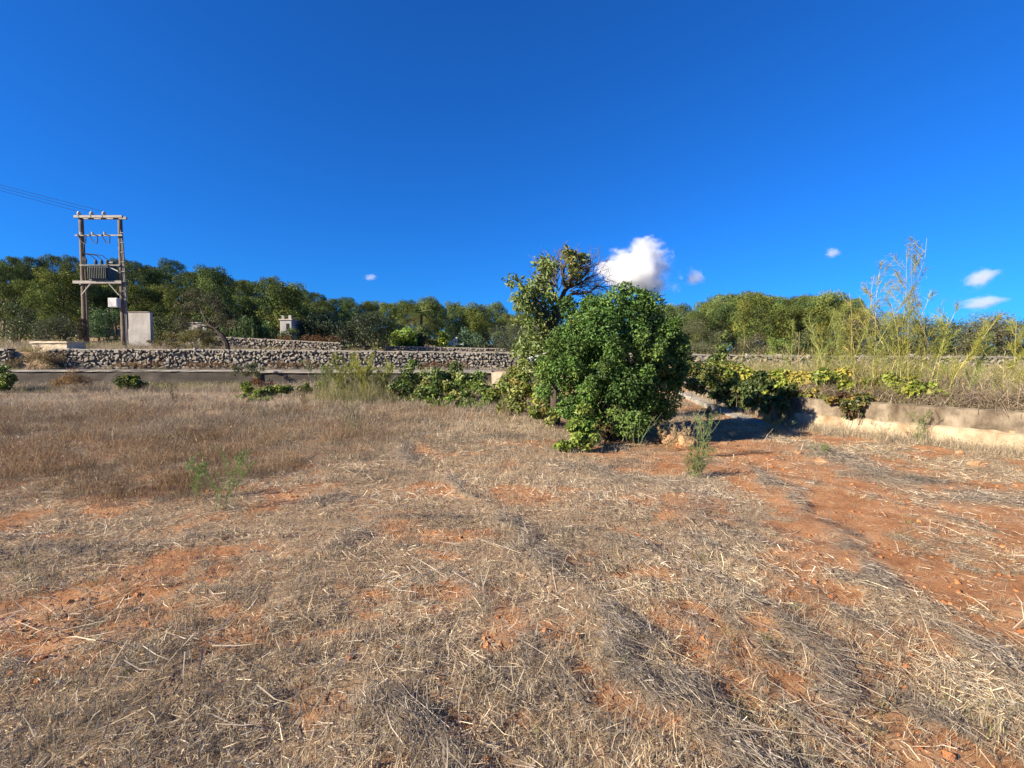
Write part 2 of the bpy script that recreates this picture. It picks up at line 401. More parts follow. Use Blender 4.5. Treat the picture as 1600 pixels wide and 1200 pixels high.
# right-hand terrace behind the low wall
WALLPTS = [np.array(p) for p in [(7.25, 26.9), (6.95, 18.5), (6.72, 11.1), (8.43, 7.9), (10.6, 3.8), (13.0, -1.0), (17.0, -9.0)]]
def wall_x(y):
    ys = np.array([p[1] for p in WALLPTS])[::-1]; xs = np.array([p[0] for p in WALLPTS])[::-1]
    return np.interp(y, ys, xs)
def terrace_z(x, y):
    return 0.70 + sstep(12, 26.5, y) * 0.33 + 0.10 * (fbm(x * 0.8 + 9, y * 0.8, 3) - 0.5)
def ground_z(x, y):
    x = np.asarray(x, float); y = np.asarray(y, float)
    return np.where((x > wall_x(y) + 0.12) & (y < 26.9), terrace_z(x, y), H(x, y))

# ------------------------------------------------------------------ ground sheet
def ground_material():
    m, nt, out = new_mat('red_soil_with_straw')
    L = nt.links.new
    tc = N(nt, "ShaderNodeTexCoord"); a = N(nt, "ShaderNodeAttribute", attribute_name="col")
    sep = N(nt, "ShaderNodeSeparateColor"); L(a.outputs['Color'], sep.inputs[0])
    n1 = noise_node(nt, 2.3, 8, tc.outputs['Object'], 0.7)
    soil = ramp(nt, n1.outputs[0], [(0.28, (0.20, 0.084, 0.038)), (0.5, (0.39, 0.19, 0.088)), (0.72, (0.53, 0.315, 0.17))])
    n2 = noise_node(nt, 45, 6, tc.outputs['Object'], 0.75)
    litter = ramp(nt, n2.outputs[0], [(0.3, (0.15, 0.095, 0.06)), (0.5, (0.32, 0.225, 0.14)), (0.7, (0.50, 0.395, 0.265))])
    n2b = noise_node(nt, 30, 6, tc.outputs['Object'], 0.75)
    grey = ramp(nt, n2b.outputs[0], [(0.3, (0.12, 0.095, 0.07)), (0.6, (0.29, 0.24, 0.18))])
    n3 = noise_node(nt, 16, 6, tc.outputs['Object'], 0.8)
    ad = N(nt, "ShaderNodeMath", operation='ADD'); L(sep.outputs[0], ad.inputs[0])
    ms = N(nt, "ShaderNodeMath", operation='MULTIPLY_ADD'); L(n3.outputs[0], ms.inputs[0]); ms.inputs[1].default_value = 2.0; ms.inputs[2].default_value = -1.0
    L(ms.outputs[0], ad.inputs[1])
    mr = N(nt, "ShaderNodeMapRange", interpolation_type='SMOOTHSTEP'); L(ad.outputs[0], mr.inputs[0]); mr.inputs[1].default_value = 0.0; mr.inputs[2].default_value = 0.45
    mx = N(nt, "ShaderNodeMix", data_type='RGBA'); L(mr.outputs[0], mx.inputs[0]); L(litter.outputs[0], mx.inputs[6]); L(soil.outputs[0], mx.inputs[7])
    mx2 = N(nt, "ShaderNodeMix", data_type='RGBA'); L(sep.outputs[1], mx2.inputs[0]); L(mx.outputs[2], mx2.inputs[6]); L(grey.outputs[0], mx2.inputs[7])
    p = N(nt, "ShaderNodeBsdfPrincipled"); p.inputs['Roughness'].default_value = 0.97; p.inputs['Specular IOR Level'].default_value = 0.1
    L(mx2.outputs[2], p.inputs['Base Color'])
    n4 = noise_node(nt, 26, 8, tc.outputs['Object'], 0.75)
    b = N(nt, "ShaderNodeBump"); b.inputs['Strength'].default_value = 0.9; b.inputs['Distance'].default_value = 0.04
    L(n4.outputs[0], b.inputs['Height']); L(b.outputs[0], p.inputs['Normal'])
    L(p.outputs[0], out.inputs[0])
    return m
M['ground'] = ground_material()

def grow(start, end, s0, k):
    v = [start]; s = s0
    while v[-1] < end: v.append(v[-1] + s); s *= k
    return v
xs_core = list(np.arange(-9, 9.01, 0.055))
xo = [9 + 0.055]
s = 0.08
while xo[-1] < 900: xo.append(xo[-1] + s); s *= 1.09
gx = np.array([-v for v in xo[::-1]] + xs_core + xo)
yb = [-0.5]; s = 0.3
while yb[-1] > -700: yb.append(yb[-1] - s); s *= 1.25
yf = [-0.3]; s = 0.05
while yf[-1] < Y_W1 - 0.35: yf.append(yf[-1] + (0.05 if yf[-1] < 5 else min(0.3, 0.05 + (yf[-1] - 5) * 0.014)))
yf += [Y_W1 + 0.16, Y_W1 + 0.20, 28.5, 30.5, 32.0, Y_W2 + 0.29, Y_W2 + 0.31]
yy = 34.0
while yy < 130: yf.append(yy); yy += 1.5
s = 4
while yy < 1500: yf.append(yy); yy += s; s *= 1.3
gy = np.array(sorted(yb) + yf)
XX, YY = np.meshgrid(gx, gy)
ZZ = H(XX, YY) + 0.035 * rowmask(XX, YY) * (np.hypot(XX, YY) < 25)
g = Geo()
nx, ny = len(gx), len(gy)
idx = np.arange(nx * ny).reshape(ny, nx)
quads = np.stack([idx[:-1, :-1], idx[:-1, 1:], idx[1:, 1:], idx[1:, :-1]], -1).reshape(-1, 4)
fieldm = (YY < 27.1)
bm_ = np.where(fieldm, baremask(XX, YY), 0.15)
gm_ = np.where(fieldm, np.clip(rowmask(XX, YY) * 0.7 + 0.55 * sstep(7, 14, YY) * fbm(XX * 0.6, YY * 0.6 + 8, 3), 0, 1), 0.5)
gm_ = np.where(tallmask(XX, YY) > 0.3, 0.25, gm_)
g.add(np.stack([XX, YY, ZZ], -1).reshape(-1, 3), quads, None, np.stack([bm_, gm_, 0 * bm_], -1).reshape(-1, 3))
ground = g.build("ground", M['ground'], smooth=True)
tag(ground, "red soil field littered with mown straw rising to a wooded hillside", "ground", kind="structure")

# terrace on the right
g = Geo()
ty = np.concatenate([np.arange(-9, 26.9, 0.35), [26.9]])
tcols = np.concatenate([[0.12], np.arange(0.4, 14, 0.4), np.arange(14, 90, 4)])
TX = wall_x(ty)[:, None] + tcols[None, :]; TY = np.repeat(ty[:, None], len(tcols), 1)
TZ = terrace_z(TX, TY)
idx = np.arange(TX.size).reshape(TX.shape)
quads = np.stack([idx[:-1, :-1], idx[:-1, 1:], idx[1:, 1:], idx[1:, :-1]], -1).reshape(-1, 4)
g.add(np.stack([TX, TY, TZ], -1).reshape(-1, 3), quads, None, np.tile([0.1, 0.6, 0], (TX.size, 1)))
tag(g.build("terrace_ground", M['ground'], smooth=True), "raised ground behind the low concrete wall", "ground", kind="structure")

# road
g = Geo()
rx = np.arange(-120, 121, 4.0); ryy = [Y_W1 + 0.36, 29, 31, Y_W2 - 0.05]
RX, RY = np.meshgrid(rx, ryy)
idx = np.arange(RX.size).reshape(RX.shape)
g.add(np.stack([RX, RY, np.full(RX.shape, Z_ROAD + 0.004)], -1).reshape(-1, 3), np.stack([idx[:-1, :-1], idx[:-1, 1:], idx[1:, 1:], idx[1:, :-1]], -1).reshape(-1, 4))
tag(g.build("road", M['asphalt']), "narrow dusty lane running between the field wall and the stone wall", "road", kind="structure")

# ------------------------------------------------------------------ walls
def rough_prism(path, prof, mat, name, parent, amp=0.015, step=0.25, seed=0, topamp=0.0):
    """sweep a closed profile (offset across, height) along a level path"""
    pts = []
    path = [np.array(p, float) for p in path]
    for a, b in zip(path[:-1], path[1:]):
        n = max(1, int(np.linalg.norm(b - a) / step))
        for i in range(n): pts.append(a + (b - a) * i / n)
    pts.append(path[-1]); pts = np.array(pts)
    tan = np.gradient(pts, axis=0); tan /= np.linalg.norm(tan, axis=1, keepdims=True)
    nrm = np.stack([-tan[:, 1], tan[:, 0]], 1)
    prof = np.array(prof, float); m = len(prof)
    rng = np.random.RandomState(seed)
    V = np.zeros((len(pts), m, 3))
    V[:, :, :2] = pts[:, None, :2] + nrm[:, None, :] * prof[None, :, 0, None]
    base = pts[:, 2] if pts.shape[1] > 2 else np.zeros(len(pts))
    V[:, :, 2] = prof[None, :, 1] + base[:, None]
    V += rng.normal(size=V.shape) * amp
    along = np.arange(len(pts)) * step
    V[:, :, 2] += topamp * (fbm(along * 0.9 + seed, along * 0 + seed, 3) - 0.5)[:, None] * (prof[None, :, 1] > 0.3)
    q = []
    for i in range(len(pts) - 1):
        for k in range(m):
            k2 = (k + 1) % m
            q.append((i * m + k, i * m + k2, (i + 1) * m + k2, (i + 1) * m + k))
    g = Geo(); g.add(V.reshape(-1, 3), q)
    c0, c1 = 0, (len(pts) - 1) * m
    g.add(V[0][::1], None, [(0, k + 1, k) for k in range(1, m - 1)]); g.add(V[-1], None, [(0, k, k + 1) for k in range(1, m - 1)])
    return g.build(name, mat, parent)

# low wall on the right: grey upper course on a cream plinth
fw = empty("retaining_wall", (6.72, 11.1, 0), "low weathered concrete wall on a cream plinth holding up the overgrown terrace", "wall")
def loc_child(o, p): o.location = -Vector(p); return o
vis = [p for p in WALLPTS]
up = rough_prism([p for p in vis], [(0.0, -0.1), (0.0, 0.34), (-0.005, 0.5), (-0.02, 0.705), (0.05, 0.72), (0.22, 0.72), (0.24, 0.55), (0.24, -0.1)], M['concrete'], "upper_course", fw, 0.008, 0.18, 3, 0.05)
loc_child(up, (6.72, 11.1, 0))
lo = rough_prism([vis[2] + (vis[1] - vis[2]) * 0.02] + vis[3:], [(-0.13, -0.12), (-0.13, 0.12), (-0.125, 0.25), (-0.105, 0.335), (-0.04, 0.36), (0.03, 0.36), (0.03, -0.12)], M['cream'], "plinth", fw, 0.009, 0.16, 4, 0.04)
loc_child(lo, (6.72, 11.1, 0))
# the sweep's normal points right of travel; flip so the plinth lies on the field side
ft = rough_prism([(6.45, 18.4, 0.36), (6.32, 14.5, 0.07), (6.14, 11.0, -0.05)], [(-0.16, -0.3), (-0.17, 0.03), (-0.1, 0.05), (0.2, 0.055), (0.25, 0.03), (0.25, -0.3)], M['footing'], "footing", fw, 0.014, 0.2, 5)
loc_child(ft, (6.72, 11.1, 0))

# field wall below the road
lw = empty("field_wall", (-20, Y_W1, 0), "long dark grey concrete wall between the dry field and the lane", "wall")
XA = P(395, 580, Y_W1)[0]; XB = P(768, 590, Y_W1)[0]; XC = P(806, 590, Y_W1)[0]
def lwbox(name, x0, x1, y0, y1, z0, z1, mat, seed):
    o = rough_prism([(x0, y0), (x1, y0)], [(0, z0), (0, (z0 + z1) / 2), (0, z1), ((y1 - y0), z1), ((y1 - y0), z0)], mat, name, lw, 0.012, 0.5, seed)
    o.location = -Vector((-20, Y_W1, 0)); return o
lwbox("panel", -70, XA - 0.05, Y_W1, Y_W1 + 0.3, -0.2, 0.98, M['dark_concrete'], 1)
lwbox("panel", XA + 0.25, XB, Y_W1 + 0.12, Y_W1 + 0.33, -0.2, 0.90, M['dark_concrete'], 2)
lwbox("pier", XA - 0.045, XA + 0.245, Y_W1 - 0.05, Y_W1 + 0.34, -0.2, 1.02, M['concrete'], 7)
lwbox("kerb", -70, XA - 0.06, Y_W1 - 0.06, Y_W1 + 0.34, 0.985, 1.06, M['cap'], 3)
lwbox("kerb", XA + 0.26, XB, Y_W1 + 0.02, Y_W1 + 0.345, 0.905, 1.05, M['cap'], 4)
o = lwbox("end_block", XB + 0.01, XC, Y_W1 - 0.3, Y_W1 + 0.35, -0.1, 0.95, M['lightened_cream'], 5)
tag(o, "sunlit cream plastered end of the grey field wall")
lwbox("panel", XC + 0.01, 2.6, Y_W1 + 0.12, Y_W1 + 0.33, -0.2, 0.95, M['dark_concrete'], 6)
ew = rough_prism([(7.3, Y_W1 + 0.1), (60, Y_W1 + 0.1)], [(0, 0.3), (0, 1.0), (0.25, 1.0), (0.25, 0.3)], M['dark_concrete'], "lane_edging", None, 0.015, 0.5, 8)
tag(ew, "grey concrete edge of the lane behind the yellow stalks", "kerb")

# dry stone walls
srng = np.random.RandomState(12)
def hull_stone(seed):
    rng = np.random.RandomState(seed)
    bm = bmesh.new()
    d = unit(15, rng)
    p = np.sign(d) * np.abs(d) ** 0.45
    p = p / np.abs(p).max(0) * 0.5
    p *= rng.uniform(0.86, 1.0, (15, 1))
    for v in p: bm.verts.new(v)
    r = bmesh.ops.convex_hull(bm, input=bm.verts)
    bmesh.ops.delete(bm, geom=[e for e in r['geom_interior'] if isinstance(e, bmesh.types.BMVert)], context='VERTS')
    bmesh.ops.triangulate(bm, faces=bm.faces)
    bm.verts.index_update()
    v = np.array([tuple(x.co) for x in bm.verts]); f = [[x.index for x in fc.verts] for fc in bm.faces]
    bm.free()
    return v, f
HULLS = [hull_stone(100 + i) for i in range(10)]
SHADES = [(1, 1, 1), (0.85, 0.84, 0.83), (1.2, 1.18, 1.15), (0.72, 0.70, 0.68), (1.1, 1.0, 0.88), (1.3, 1.28, 1.25)]
def stone_meshes():
    out = []
    for i, (v, f) in enumerate(HULLS):
        for k in range(3):
            g = Geo(); g.add(v, None, f, SHADES[(i + 2 * k) % 6]); out.append(g.mesh("stone", M['stone'], False))
    return out
STONES = stone_meshes()
def stone_wall(name, label, x0, x1, yfront, ybase, ytop, rows, sw, singles, cap=True, thick=0.5, seed=0, gaps=()):
    rng = np.random.RandomState(seed)
    root = empty(name, (x0, yfront, float(ybase(x0))), label, "stone wall")
    org = np.array([x0, yfront, float(ybase(x0))])
    items = []
    x = x0
    nrow = rows
    for r in range(nrow):
        x = x0 + rng.uniform(0, sw)
        while x < x1:
            zb, zt = float(ybase(x)), float(ytop(x)); h = (zt - zb) / nrow
            w = sw * rng.choice([0.45, 0.65, 0.85, 1.1, 1.5]) * rng.uniform(0.8, 1.2)
            hh = h * rng.uniform(0.7, 1.55)
            c = np.array([x + w / 2, yfront + rng.uniform(0.0, 0.09), zb + h * (r + 0.5) + rng.uniform(-0.42, 0.42) * h])
            if not any(a < x + w / 2 < b for a, b in gaps):
                items.append((c, np.array([w * 1.05, rng.uniform(0.26, 0.4), hh]), rng.uniform(-0.7, 0.7), rng.randint(len(STONES))))
            x += w * rng.uniform(0.92, 1.04)
    # coarse core and coping
    n = max(2, int((x1 - x0) / 1.0)); xs = np.linspace(x0, x1, n)
    g = Geo()
    for a, b in zip(xs[:-1], xs[1:]):
        if any(p < (a + b) / 2 < q for p, q in gaps): continue
        v = [(a, yfront + 0.1, ybase(a) - 0.2), (b, yfront + 0.1, ybase(b) - 0.2), (b, yfront + thick, ybase(b) - 0.2), (a, yfront + thick, ybase(a) - 0.2),
             (a, yfront + 0.1, ytop(a) - 0.05), (b, yfront + 0.1, ytop(b) - 0.05), (b, yfront + thick, ytop(b) - 0.05), (a, yfront + thick, ytop(a) - 0.05)]
        g.add(np.array(v, float) - org, [(4, 5, 6, 7), (0, 1, 5, 4), (2, 3, 7, 6), (1, 2, 6, 5), (3, 0, 4, 7)])
    g.build("core", M['core'], root)
    if cap:
        g = Geo(); 
        for a, b in zip(xs[:-1], xs[1:]):
            if any(p < (a + b) / 2 < q for p, q in gaps): continue
            j0, j1 = 0.02 * math.sin(a * 3.1), 0.02 * math.sin(b * 3.1)
            v = [(a, yfront - 0.05, ytop(a) - 0.045 + j0), (b, yfront - 0.05, ytop(b) - 0.045 + j1), (b, yfront + thick + .03, ytop(b) - 0.045), (a, yfront + thick + .03, ytop(a) - 0.045),
                 (a, yfront - 0.05, ytop(a) + 0.04 + j0), (b, yfront - 0.05, ytop(b) + 0.04 + j1), (b, yfront + thick + .03, ytop(b) + 0.04), (a, yfront + thick + .03, ytop(a) + 0.04)]
            g.add(np.array(v, float) - org, [(4, 5, 6, 7), (0, 1, 5, 4), (2, 3, 7, 6), (0, 3, 2, 1)])
        g.build("coping", M['cap'], root)
    order = sorted(range(len(items)), key=lambda i: -items[i][1][0] * items[i][1][2] * (1 if abs(items[i][0][0]) < 40 else 0.01))
    single = set(order[:singles])
    gr = Geo(); any_rest = False
    for i, (c, s_, rot, k) in enumerate(items):
        if i in single:
            o = link_mesh("stone", STONES[k], root, Vector(c - org)); o.scale = s_; o.rotation_euler = (0, rot, 0)
        else:
            v, f = HULLS[k % 10]; cr, sr = math.cos(rot), math.sin(rot)
            v = v * s_; v = np.stack([v[:, 0] * cr + v[:, 2] * sr, v[:, 1], -v[:, 0] * sr + v[:, 2] * cr], 1) + c - org
            gr.add(v, None, f, SHADES[k % 6]); any_rest = True
    if any_rest: tag(gr.build("small_stones", M['stone'], root), kind="stuff")
    return root
def ztop1(x): return np.interp(x, [-36, -22, -1, 22, 34, 60], [P(30, 546, 33)[2], P(300, 546.5, 33)[2], P(780, 551, 33)[2], P(1300, 557, 33)[2], P(1570, 558, 33)[2], 1.8])
zbase1 = lambda x: Z_ROAD + 0 * x
stone_wall("dry_stone_wall", "long pale dry stone wall along the far side of the lane", -60, 1.6, Y_W2, zbase1, ztop1, 7, 0.29, 300, seed=1, gaps=((P(22, 550, 33)[0], P(78, 550, 33)[0]),))
stone_wall("dry_stone_wall", "stretch of stone wall seen through the yellow stalks beyond the green bush", 2.2, 62, Y_W2, zbase1, ztop1, 4, 0.36, 150, seed=2)
YB = 48.0
def bw(name, label, p0, p1, yt0, yt1, yb, seed):
    x0, x1 = P(p0, 540, YB)[0], P(p1, 540, YB)[0]
    zt = lambda x: np.interp(x, [x0, x1], [P(p0, yt0, YB)[2], P(p1, yt1, YB)[2]])
    zb = lambda x: np.interp(x, [x0, x1], [P(p0, yb, YB)[2], P(p1, yb, YB)[2]])
    stone_wall(name, label, x0, x1, YB, zb, zt, 6, 0.33, 0, seed=seed)
bw("terrace_stone_wall", "upper stone wall between the leaning pine and the broad dark carob", 308, 532, 525, 536, 551, 3)
bw("terrace_stone_wall", "upper stone wall below the bright green fig bushes and palm", 600, 790, 541, 545, 556, 4)

# ------------------------------------------------------------------ small structures
def hz(x, y): return float(ground_z(x, y))
# concrete tank beside the wall
a, b = P(50, 553, 33.5), P(104, 534, 33.5)
ct = empty("water_tank", (a[0], 33.5, 2.0), "squat pale concrete box with a flat lid above the stone wall gap", "tank")
b = b - np.array([0, 0, 0.97])
w = b[0] - a[0]
o = rough_prism([(0, 0), (w, 0)], [(0, -0.1), (0, 0.3), (0, b[2] - 1.13), (1.5, b[2] - 1.13), (1.5, -0.1)], M['lightened_cream'], "body", ct, 0.012, 0.4, 1)
o = rough_prism([(-0.08, -0.08), (w + 0.08, -0.08)], [(0, b[2] - 1.125), (0, b[2] - 1.0), (1.66, b[2] - 1.0), (1.66, b[2] - 1.125)], M['lightened_cream'], "lid", ct, 0.012, 0.4, 2)
# white slab kiosk behind the right pole
a, b = P(202, 536, 40.0), P(234, 488, 40.0)
ks = empty("kiosk", (a[0], 40.0, a[2] - 0.3), "plain narrow white rendered kiosk right of the transformer poles", "kiosk")
w, h = b[0] - a[0], b[2] - a[2] + 0.3
g = Geo(); g.box((0, 0, 0), (w, 0.3, h)); g.box((-0.22, 0.03, 0), (-0.003, 0.27, h * 0.52)); g.build("body", M['slab_white'], ks)
g = Geo(); g.box((-0.05, -0.05, h + 0.002), (w + 0.03, 0.34, h + 0.06)); g.build("roof_slab", M['cap'], ks)

# transformer on two poles
DP = 38.0
pl, pr = P(135, 541, DP), P(195.5, 539, DP)
tl, tr_ = P(128, 343, DP), P(187.5, 345, DP)
tp = empty("transformer_pole_station", (pl[0], DP, pl[2]), "transformer on a platform between two tall weathered poles", "power pole")
O = np.array([pl[0], DP, pl[2]])
def tpb(g, name, mat, parent=tp, smooth=False):
    return g.build(name, mat, parent, smooth)
def at(px, py, dy=0.0):
    return P(px, py, DP) + np.array([0, dy, 0]) - O
top_l, top_r = at(129, 341), at(188, 343)
bot_l = at(135, 545); bot_r = at(195, 545)
top_l[0] = bot_l[0]; top_r[0] = bot_r[0]
for bt, tt in ((bot_l, top_l), (bot_r, top_r)):
    g = Geo(); n = 8
    pts = [bt + (tt - bt) * i / n for i in range(n + 1)]
    g.tube(pts, np.linspace(0.23, 0.155, n + 1), 10); tpb(g, "pole", M['pole'], smooth=True)
zt = top_l[2]
xl, xr = bot_l[0], bot_r[0]
def Z(py): return at(160, py)[2]
g = Geo(); g.box((xl - 0.35, -0.26, zt - 0.02), (xr + 0.35, -0.12, zt + 0.16)); g.box((xl - 0.35, 0.16, zt - 0.02), (xr + 0.35, 0.3, zt + 0.16)); tpb(g, "top_crossarm", M['steel'])
ins_x = [xl + 0.02, xl + 1.0, xl + 1.95]
for x in ins_x:
    g = Geo()
    hs = [0.0, 0.05, 0.06, 0.12, 0.13, 0.18, 0.19, 0.27, 0.32]; rs = [0.05, 0.05, 0.14, 0.09, 0.16, 0.09, 0.13, 0.07, 0.04]
    g.tube([(x, -0.19, zt + 0.162 + q) for q in hs], rs, 12); tpb(g, "insulator", M['ceramic'], smooth=True)
g = Geo(); g.box((xl - 0.3, -0.28, Z(370)), (xr + 0.35, -0.2, Z(368))); tpb(g, "switch_crossarm", M['steel'])
for i, x in enumerate((xl + 0.45, xl + 1.35, xl + 2.3)):
    z0 = Z(368)
    g = Geo(); g.tube([(x - 0.55, -0.3, z0 + 0.05), (x - 0.45, -0.34, z0 - 0.1), (x - 0.12, -0.36, z0 - 0.62), (x + 0.1, -0.36, z0 - 0.72), (x + 0.16, -0.36, z0 - 0.6), (x + 0.16, -0.32, z0 - 0.08), (x - 0.3, -0.3, z0 + 0.05)], 0.035, 5); tpb(g, "jumper_cable", M['wire'])
    g = Geo(); g.tube([(x - 0.3, -0.24, z0 + 0.01), (x - 0.3, -0.24, z0 + 0.07), (x - 0.3, -0.24, z0 + 0.13), (x - 0.3, -0.24, z0 + 0.2)], [0.05, 0.09, 0.06, 0.09], 8); tpb(g, "post_insulator", M['ceramic'])
# platform
zp = Z(442)
g = Geo(); g.box((xl - 0.55, -0.36, zp - 0.1), (xr + 0.2, -0.24, zp + 0.12)); g.box((xl - 0.55, 0.24, zp - 0.1), (xr + 0.2, 0.36, zp + 0.12))
g.box((xl + 0.5, -0.235, zp + 0.03), (xr - 0.5, 0.235, zp + 0.1)); tpb(g, "platform", M['steel'])
for s_, x in ((1, xl), (-1, xr)):
    g = Geo(); g.bar((x + s_ * 0.05, -0.3, zp - 1.0), (x + s_ * 0.8, -0.3, zp - 0.1), 0.07); tpb(g, "brace", M['steel'])
tk = Geo(); x0, x1 = at(147, 440)[0], at(176, 440)[0]; z1 = Z(417)
tk.box((x0, -0.42, zp + 0.125), (x1, 0.42, z1)); tk.box((x0 - 0.06, -0.48, z1 + 0.002), (x1 + 0.06, 0.48, z1 + 0.07))
tank = tpb(tk, "transformer_tank", M['tank'])
for i in range(11):
    x = x0 + 0.06 + (x1 - x0 - 0.12) * i / 10
    g = Geo(); g.box((x - 0.018, -0.60, zp + 0.25), (x + 0.018, -0.423, z1 - 0.12)); tpb(g, "cooling_fin", M['tank'], tank)
for i in range(3):
    x = x0 + 0.2 + 0.45 * i
    g = Geo(); zz = z1 + 0.07
    g.tube([(x, 0, zz), (x, 0, zz + .1), (x, 0, zz + .12), (x, 0, zz + .22), (x, 0, zz + .24), (x, 0, zz + .34), (x, 0, zz + .36), (x, 0, zz + .5)], [.09, .09, .14, .08, .14, .08, .12, .04], 8); tpb(g, "bushing", M['tank'], tank)
    g = Geo(); g.tube([(x, 0, zz + 0.5), (x - 0.3, -0.1, zz + 0.8), (xl + 0.25, -0.2, zz + 0.95), (xl + 0.3, -0.2, zz + 1.6 + .1 * i)], 0.03, 4); tpb(g, "lead_cable", M['wire'], tank)
g = Geo(); g.tube([(x1 - 0.3, 0.1, z1 + 0.3), (x1 + 0.1, 0.1, z1 + 0.3)], 0.16, 10); tpb(g, "oil_vessel", M['tank'], tank)
for i in range(3):
    x = xl + 0.22 + i * 0.1
    g = Geo(); g.tube([(x, -0.2, Z(418) - 0.1), (x + 0.1, -0.28, Z(408)), (x - .02, -0.22, Z(402))], [0.03, 0.06, 0.03], 6); tpb(g, "surge_arrester", M['wire'])
g = Geo(); g.bar((x1 + 0.0, -0.3, Z(418)), (xr - 0.05, -0.3, Z(425)), 0.06); tpb(g, "stay", M['white'])
g = Geo(); g.box((xl - .05, -0.27, Z(416)), (xr + .05, -0.21, Z(414.5))); tpb(g, "rail", M['steel'])
bx0, bx1 = at(179, 475)[0], at(193, 475)[0]
g = Geo(); g.box((bx0, -0.62, Z(481)), (bx1, -0.25, Z(467))); mb = tpb(g, "meter_box", M['white'])
g = Geo(); g.box((bx0 + .05, -0.64, Z(480)), (bx1 - .05, -0.623, Z(468))); tpb(g, "box_door", M['white'], mb)
for dx in (0.26, 0.36):
    g = Geo(); g.tube([(xr + dx - 0.02, -0.1, -0.2), (xr + dx - 0.02, -0.1, Z(450)), (xr + dx - .1, -0.1, Z(385)), (xr + .12, -0.1, Z(360))], 0.045, 6); tpb(g, "conduit", M['steel'])
g = Geo(); g.tube([(xl + 0.3, -0.12, -0.2), (xl + 0.3, -0.12, Z(420))], 0.06, 6); tpb(g, "conduit", M['pole'])
for k in range(7):
    z = Z(365) - k * 0.75
    g = Geo(); g.box((xr + 0.1, -0.2, z), (xr + 0.36, -0.16, z + 0.04)); tpb(g, "step_bolt", M['steel'])
# ivy bundle low on the left pole
rng = np.random.RandomState(3)
g = Geo(); n = 500
p = np.stack([xl - 0.05 + rng.normal(size=n) * 0.13, -0.25 + rng.normal(size=n) * 0.12, rng.uniform(Z(530), Z(498), n)], 1)
g.leaves(p, unit(n, rng), unit(n, rng), 0.14, 0.08, np.array([0.05, 0.045, 0.035]) * rng.uniform(0.6, 1.4, (n, 1)))
iv = g.build("dry_creeper", M['dry'], None, loc=O); tag(iv, "dark dried creeper clinging to the foot of the left transformer pole", "creeper")
# overhead cables
for i, x in enumerate(ins_x):
    A = O + np.array([x, -0.19, zt + 0.162 + 0.3])
    B = P(-420 - 25 * i, 165 - 9 * i, 30.0 - 0.4 * i)
    ts = np.linspace(0, 1, 24)[:, None]
    pts = A + (B - A) * ts * 2.5
    pts[:, 2] -= (0.55 * (ts[:, 0] * 2.5) * (2.5 - ts[:, 0] * 2.5) / 1.5)
    g = Geo(); g.tube(pts, 0.012, 4)
    tag(g.build("power_cable", M['wire']), ["overhead cable to the outermost left insulator of the transformer poles", "overhead cable to the middle insulator of the transformer poles", "overhead cable to the right insulator of the transformer poles"][i], "cable", "overhead cables")

# farm ruins in the trees
def hut(name, label, px0, px1, pyt, pyb, D, mat, depth=3.0, peak=None):
    a, b = P(px0, pyb, D), P(px1, pyt, D); w = b[0] - a[0]
    zb = min(a[2], hz(a[0], D)) - 0.3; h = b[2] - zb
    root = empty(name, (a[0], D, zb), label, "building")
    g = Geo(); g.box((0, 0, 0), (w, depth, h)); g.build("wall", mat, root)
    g = Geo(); g.box((-0.1, -0.1, h + 0.002), (w + 0.1, depth + 0.1, h + 0.12)); g.build("roof", M['roof_tile'], root)
    g = Geo(); g.box((w * 0.55, -0.03, h - 1.1), (w * 0.8, -0.004, h - 0.4)); g.build("window", M['dark_open'], root)
    return root, w, h
r, w, h = hut("farm_hut", "small white hut with two roof stubs right of the cane clump", 438, 455, 500, 530, 55, M['slab_white'])
for x in (0.15, w - 0.35):
    g = Geo(); g.box((x, 0.1, h + 0.122), (x + 0.3, 0.4, h + 0.55)); g.build("chimney", M['slab_white'], r)
hut("low_farmhouse", "low pale farmhouse half hidden behind the leaning pine", 292, 322, 505, 530, 60, M['slab_white'], 3)

# white slanted frame (a garden shelter) beyond the wall
a, b = P(700, 537, 51.5), P(724, 537, 51.5)
sr = empty("garden_shelter", (a[0], 51.5, a[2] - 0.5), "small white slanted board shelter standing right of the palm", "shelter")
w = b[0] - a[0]; zz = 0.5
g = Geo(); v = np.array([(0, 0, zz), (w * 0.55, 0, zz + 0.72), (w * 0.62, 0, zz + 0.62), (w * 0.2, 0, zz), (0, 0.9, zz), (w * 0.55, 0.9, zz + 0.72), (w * 0.62, 0.9, zz + 0.62), (w * 0.2, 0.9, zz)])
g.add(v, [(0, 3, 2, 1), (4, 5, 6, 7), (0, 1, 5, 4), (1, 2, 6, 5), (2, 3, 7, 6), (3, 0, 4, 7)]); g.build("sloping_board", M['white'], sr)
g = Geo(); g.box((-.02, -.1, zz - 0.12), (w, 1.0, zz - 0.004)); g.build("base_board", M['white'], sr)
g = Geo(); g.bar((w * 0.55, .02, zz), (w * .6, .02, zz + 0.6), 0.07); g.build("prop", M['white'], sr)
for x in (0.05, w - 0.15):
    g = Geo(); g.box((x, 0.1, -0.1), (x + 0.1, 0.2, zz - 0.122)); g.build("leg", M['wood'], sr)

